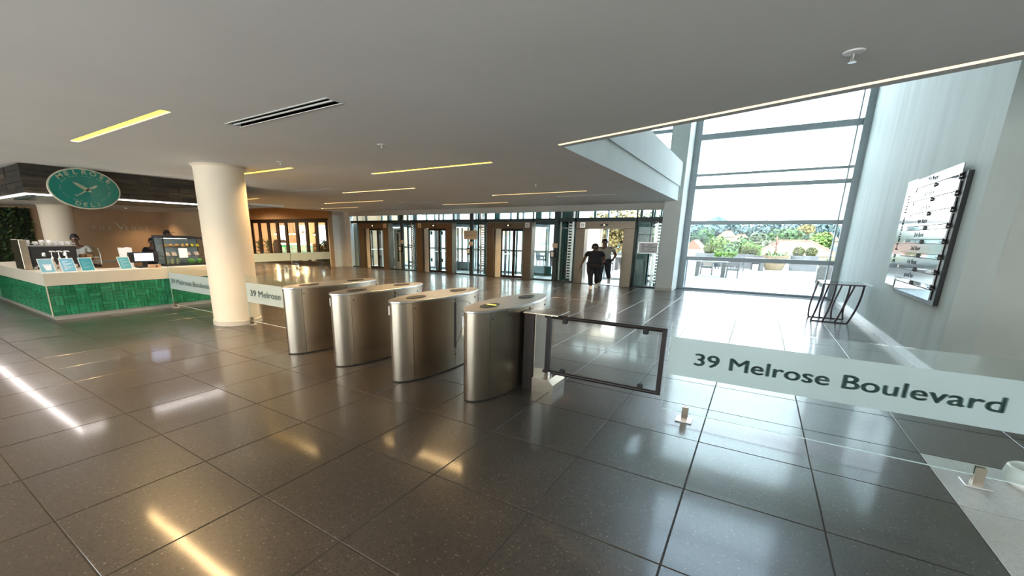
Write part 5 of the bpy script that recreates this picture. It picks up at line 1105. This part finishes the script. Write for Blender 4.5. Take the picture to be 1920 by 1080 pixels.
def person(label, loc, rz, h, wide, top_m, leg_m, skin, pose, hair='short', sleeves='short', shoe_m=None, bulk=1.0, cap=None):
    """Facing -Y. pose: J gives joint positions for a 1.70 m figure; scaled to h; wide stretches the girth."""
    t = thing('person', label, 'person', loc, rz); s = h / 1.70; t.scale = (s * wide, s * (1 + (wide - 1) * .5), s)
    J = dict(pelvis=(0, 0, .93), belly=(0, 0, 1.08), chest=(0, -.01, 1.27), neckb=(0, 0, 1.43), head0=(0, -.01, 1.50), head1=(0, -.02, 1.58), head2=(0, -.015, 1.64),
             lsh=(-.185, 0, 1.385), lel=(-.25, .02, 1.10), lwr=(-.28, -.06, .86), rsh=(.185, 0, 1.385), rel=(.25, .02, 1.10), rwr=(.28, -.06, .86),
             lhip=(-.095, 0, .90), lkn=(-.10, -.03, .50), lan=(-.10, .02, .09), rhip=(.095, 0, .90), rkn=(.10, -.03, .50), ran=(.10, .02, .09))
    J.update(pose); B = bulk
    def P(k, rx, ry): return (*J[k], rx, ry)
    mid = lambda a, b, u, rx, ry: (*[J[a][i] + (J[b][i] - J[a][i]) * u for i in range(3)], rx, ry)
    V = {'pelvis': P('pelvis', .13 * B, .10 * B), 'belly': P('belly', .125 * B, .10 * B), 'chest': P('chest', .14 * B, .105 * B), 'neckb': P('neckb', .065, .06), 'head0': P('head0', .056, .06), 'head1': P('head1', .072, .088), 'head2': P('head2', .058, .072)}
    E = chain('pelvis', 'belly', 'chest', 'neckb', 'head0', 'head1', 'head2')
    for d in 'lr':
        sg = -1 if d == 'l' else 1; w = Vector(J[d + 'wr']); el = Vector(J[d + 'el']); dr = (w - el).normalized(); kn = w + dr * .085
        V.update({d + 'sh': P(d + 'sh', .058, .058), d + 'el': P(d + 'el', .043, .043), d + 'wr': P(d + 'wr', .028, .026), d + 'kn_': (*kn, .036, .017)})
        E += chain('chest', d + 'sh', d + 'el', d + 'wr', d + 'kn_')
        side = Vector((0, 1, 0)); ln = (.062, .078, .082, .074, .056)
        th0 = w + dr * .03 - side * .03; V[d + 'th'] = (*(th0 - side * .025 + dr * .045), .0095, .0095); E.append((d + 'wr', d + 'th'))
        for q in range(4):
            off = side * (-.027 + .018 * q); a = kn + off + dr * ln[q + 1] * .5; b = kn + off + dr * ln[q + 1] * .95 + Vector((-sg * .018, 0, 0))
            V['%sf%d' % (d, q)] = (*a, .0085, .0085); V['%sg%d' % (d, q)] = (*b, .0075, .0075); E += chain(d + 'kn_', '%sf%d' % (d, q), '%sg%d' % (d, q))
        V.update({d + 'hip': P(d + 'hip', .085 * B, .085 * B), d + 'kn': P(d + 'kn', .052, .054), d + 'calf': mid(d + 'kn', d + 'an', .35, .050, .056), d + 'an': P(d + 'an', .034, .04)})
        E += chain('pelvis', d + 'hip', d + 'kn', d + 'calf', d + 'an')
    skin_part('body', V, E, skin, t)
    # face
    hx, hy, hz = J['head1']; fy = hy - .086
    fc = part('nose', MB().prism_x([(fy + .01, hz + .015), (fy + .012, hz - .03), (fy - .022, hz - .026)], hx - .012, hx + .012), skin, t)
    for sx_ in (-1, 1):
        part('eye', MB().ball((hx + sx_ * .03, fy + .012, hz + .015), .012, .008, .008, 8, 5), M_EYE, t); part('ear', MB().ball((hx + sx_ * .076, hy + .01, hz), .012, .022, .032, 8, 5), skin, t)
    part('mouth', MB().ball((hx, fy + .012, hz - .055), .024, .008, .008, 8, 5), M_LIP, t)
    m = MB(); r = random.Random(3); n = 16
    for i in range(7):
        for j in range(n): pass
    lo = -.02 if hair == 'short' else -.09
    rings = []
    for i in range(8):
        f = i / 7; z = lo + (.118 - lo) * math.sin(f * math.pi / 2); rr = math.sqrt(max(0.02, 1 - (max(0, z) / .125) ** 2)); k = 1.07 if hair == 'short' else 1.22
        rings.append([(hx + math.cos(2 * math.pi * j / n) * .078 * rr * k, hy + .018 + math.sin(2 * math.pi * j / n) * .092 * rr * k + (.0 if math.sin(2 * math.pi * j / n) > -.2 else .034 * (1 - f)), hz + .012 + z) for j in range(n)])
    m.add([v for rg in rings for v in rg], [(i * n + j, i * n + (j + 1) % n, (i + 1) * n + (j + 1) % n, (i + 1) * n + j) for i in range(7) for j in range(n)] + [tuple(7 * n + j for j in range(n))])
    part('cap' if cap else 'hair', m, cap or M_HAIR, t, smooth=True)
    if cap: part('peak', MB().prism([(hx - .07, hy - .07), (hx - .05, hy - .15), (hx + .05, hy - .15), (hx + .07, hy - .07)], hz + .045, hz + .055), cap, t)
    # clothes
    g = .018
    V = {'pelvis': (*J['pelvis'][:2], J['pelvis'][2] - .02, (.155 + g) * B, (.12 + g) * B), 'belly': P('belly', (.140 + g) * B, (.112 + g) * B), 'chest': P('chest', (.142 + g) * B, (.105 + g) * B), 'neckb': (*J['neckb'][:2], J['neckb'][2] - .012, .082, .075)}
    E = chain('pelvis', 'belly', 'chest', 'neckb'); u = .62 if sleeves == 'short' else .97
    for d in 'lr':
        V[d + 'sh'] = P(d + 'sh', .072, .072); V[d + 'ue'] = mid(d + 'sh', d + 'el', u, .066 if sleeves == 'short' else .055, .066 if sleeves == 'short' else .055); E += chain('chest', d + 'sh', d + 'ue')
        if sleeves == 'long': V[d + 'cf'] = mid(d + 'el', d + 'wr', .9, .042, .042); E.append((d + 'ue', d + 'cf'))
    skin_part('shirt', V, E, top_m, t)
    V = {'pelvis': P('pelvis', .138 * B, .108 * B)}; E = []
    for d in 'lr':
        V.update({d + 'hip': P(d + 'hip', .105 * B, .105 * B), d + 'mid': mid(d + 'hip', d + 'kn', .5, .092 * B, .094 * B), d + 'kn': P(d + 'kn', .074, .076), d + 'hem': mid(d + 'kn', d + 'an', .9, .064, .068)}); E += chain('pelvis', d + 'hip', d + 'mid', d + 'kn', d + 'hem')
    skin_part('trousers', V, E, leg_m, t)
    for d in 'lr':
        x, y, z = J[d + 'an']; pt = J.get(d + 'pitch', 0.0)
        sh = MB().prism_x([(.07, -.09), (.075, -.02), (.05, .02), (-.03, .025), (-.08, -.02), (-.17, -.05), (-.185, -.09)], -.045, .045)
        part('shoe', sh, shoe_m or M_WPLAST, t, loc=(x, y, z), rot=(pt, 0, 0), bev=.015)
    return t
M_NAVY = mat('black_cloth', (0.012, 0.014, 0.020), .85, noise=(30, .3)); M_CREAMC = mat('cream_cloth', (0.50, 0.46, 0.40), .85, noise=(30, .1)); M_SLATE = mat('slate_cloth', (0.06, 0.07, 0.085), .85, noise=(30, .2)); M_WSHIRT = mat('white_cloth', (0.72, 0.70, 0.67), .85, noise=(30, .05))
person('person in black top and black trousers with white shoes walking from the lift', (-4.90, 15.0, 0), 0.30, 1.60, 1.36, M_NAVY, M_NAVY, M_SKIN,
       dict(lel=(-.29, .03, 1.10), lwr=(-.36, -.02, .86), rel=(.27, .06, 1.10), rwr=(.20, -.06, .93), lkn=(-.08, -.14, .50), lan=(-.05, -.20, .10), rkn=(.10, .02, .50), ran=(.09, .22, .16), rpitch=0.5, head1=(-.01, -.02, 1.58)), hair='long', bulk=1.32)
person('person in cream shirt and dark trousers walking behind the person in black', (-4.93, 16.28, 0), 0.30, 1.76, 1.30, M_CREAMC, M_SLATE, M_SKIN2,
       dict(lel=(-.27, -.04, 1.12), lwr=(-.22, -.18, .95), rel=(.30, .10, 1.12), rwr=(.20, -.06, .92), lkn=(-.09, -.16, .50), lan=(-.09, -.16, .10), rkn=(.12, .02, .50), ran=(.17, .30, .22), rpitch=0.7, head1=(-.03, -.03, 1.58), head0=(-.02, -.02, 1.50), head2=(-.03, -.02, 1.64)), hair='short', bulk=1.15)
# deli staff
person('person in white top behind the espresso machine', (-15.0, 3.62, 0), 1.45, 1.72, 1.1, M_WSHIRT, M_NAVY, M_SKIN, dict(lwr=(-.16, -.25, 1.02), rwr=(.16, -.25, 1.02), lel=(-.25, -.03, 1.12), rel=(.25, -.03, 1.12)), shoe_m=M_BLACK)
person('person in black clothes standing behind the till', (-15.9, 5.62, 0), 1.2, 1.62, 1.1, M_NAVY, M_NAVY, M_SKIN, dict(lwr=(-.2, -.22, 1.02), rwr=(.2, -.22, 1.02)), sleeves='long', shoe_m=M_BLACK)
person('person in white top and dark cap behind the display fridge', (-16.1, 6.15, 0), 2.6, 1.86, 1.1, M_WSHIRT, M_NAVY, M_SKIN2, dict(), shoe_m=M_BLACK, cap=M_HAIR)
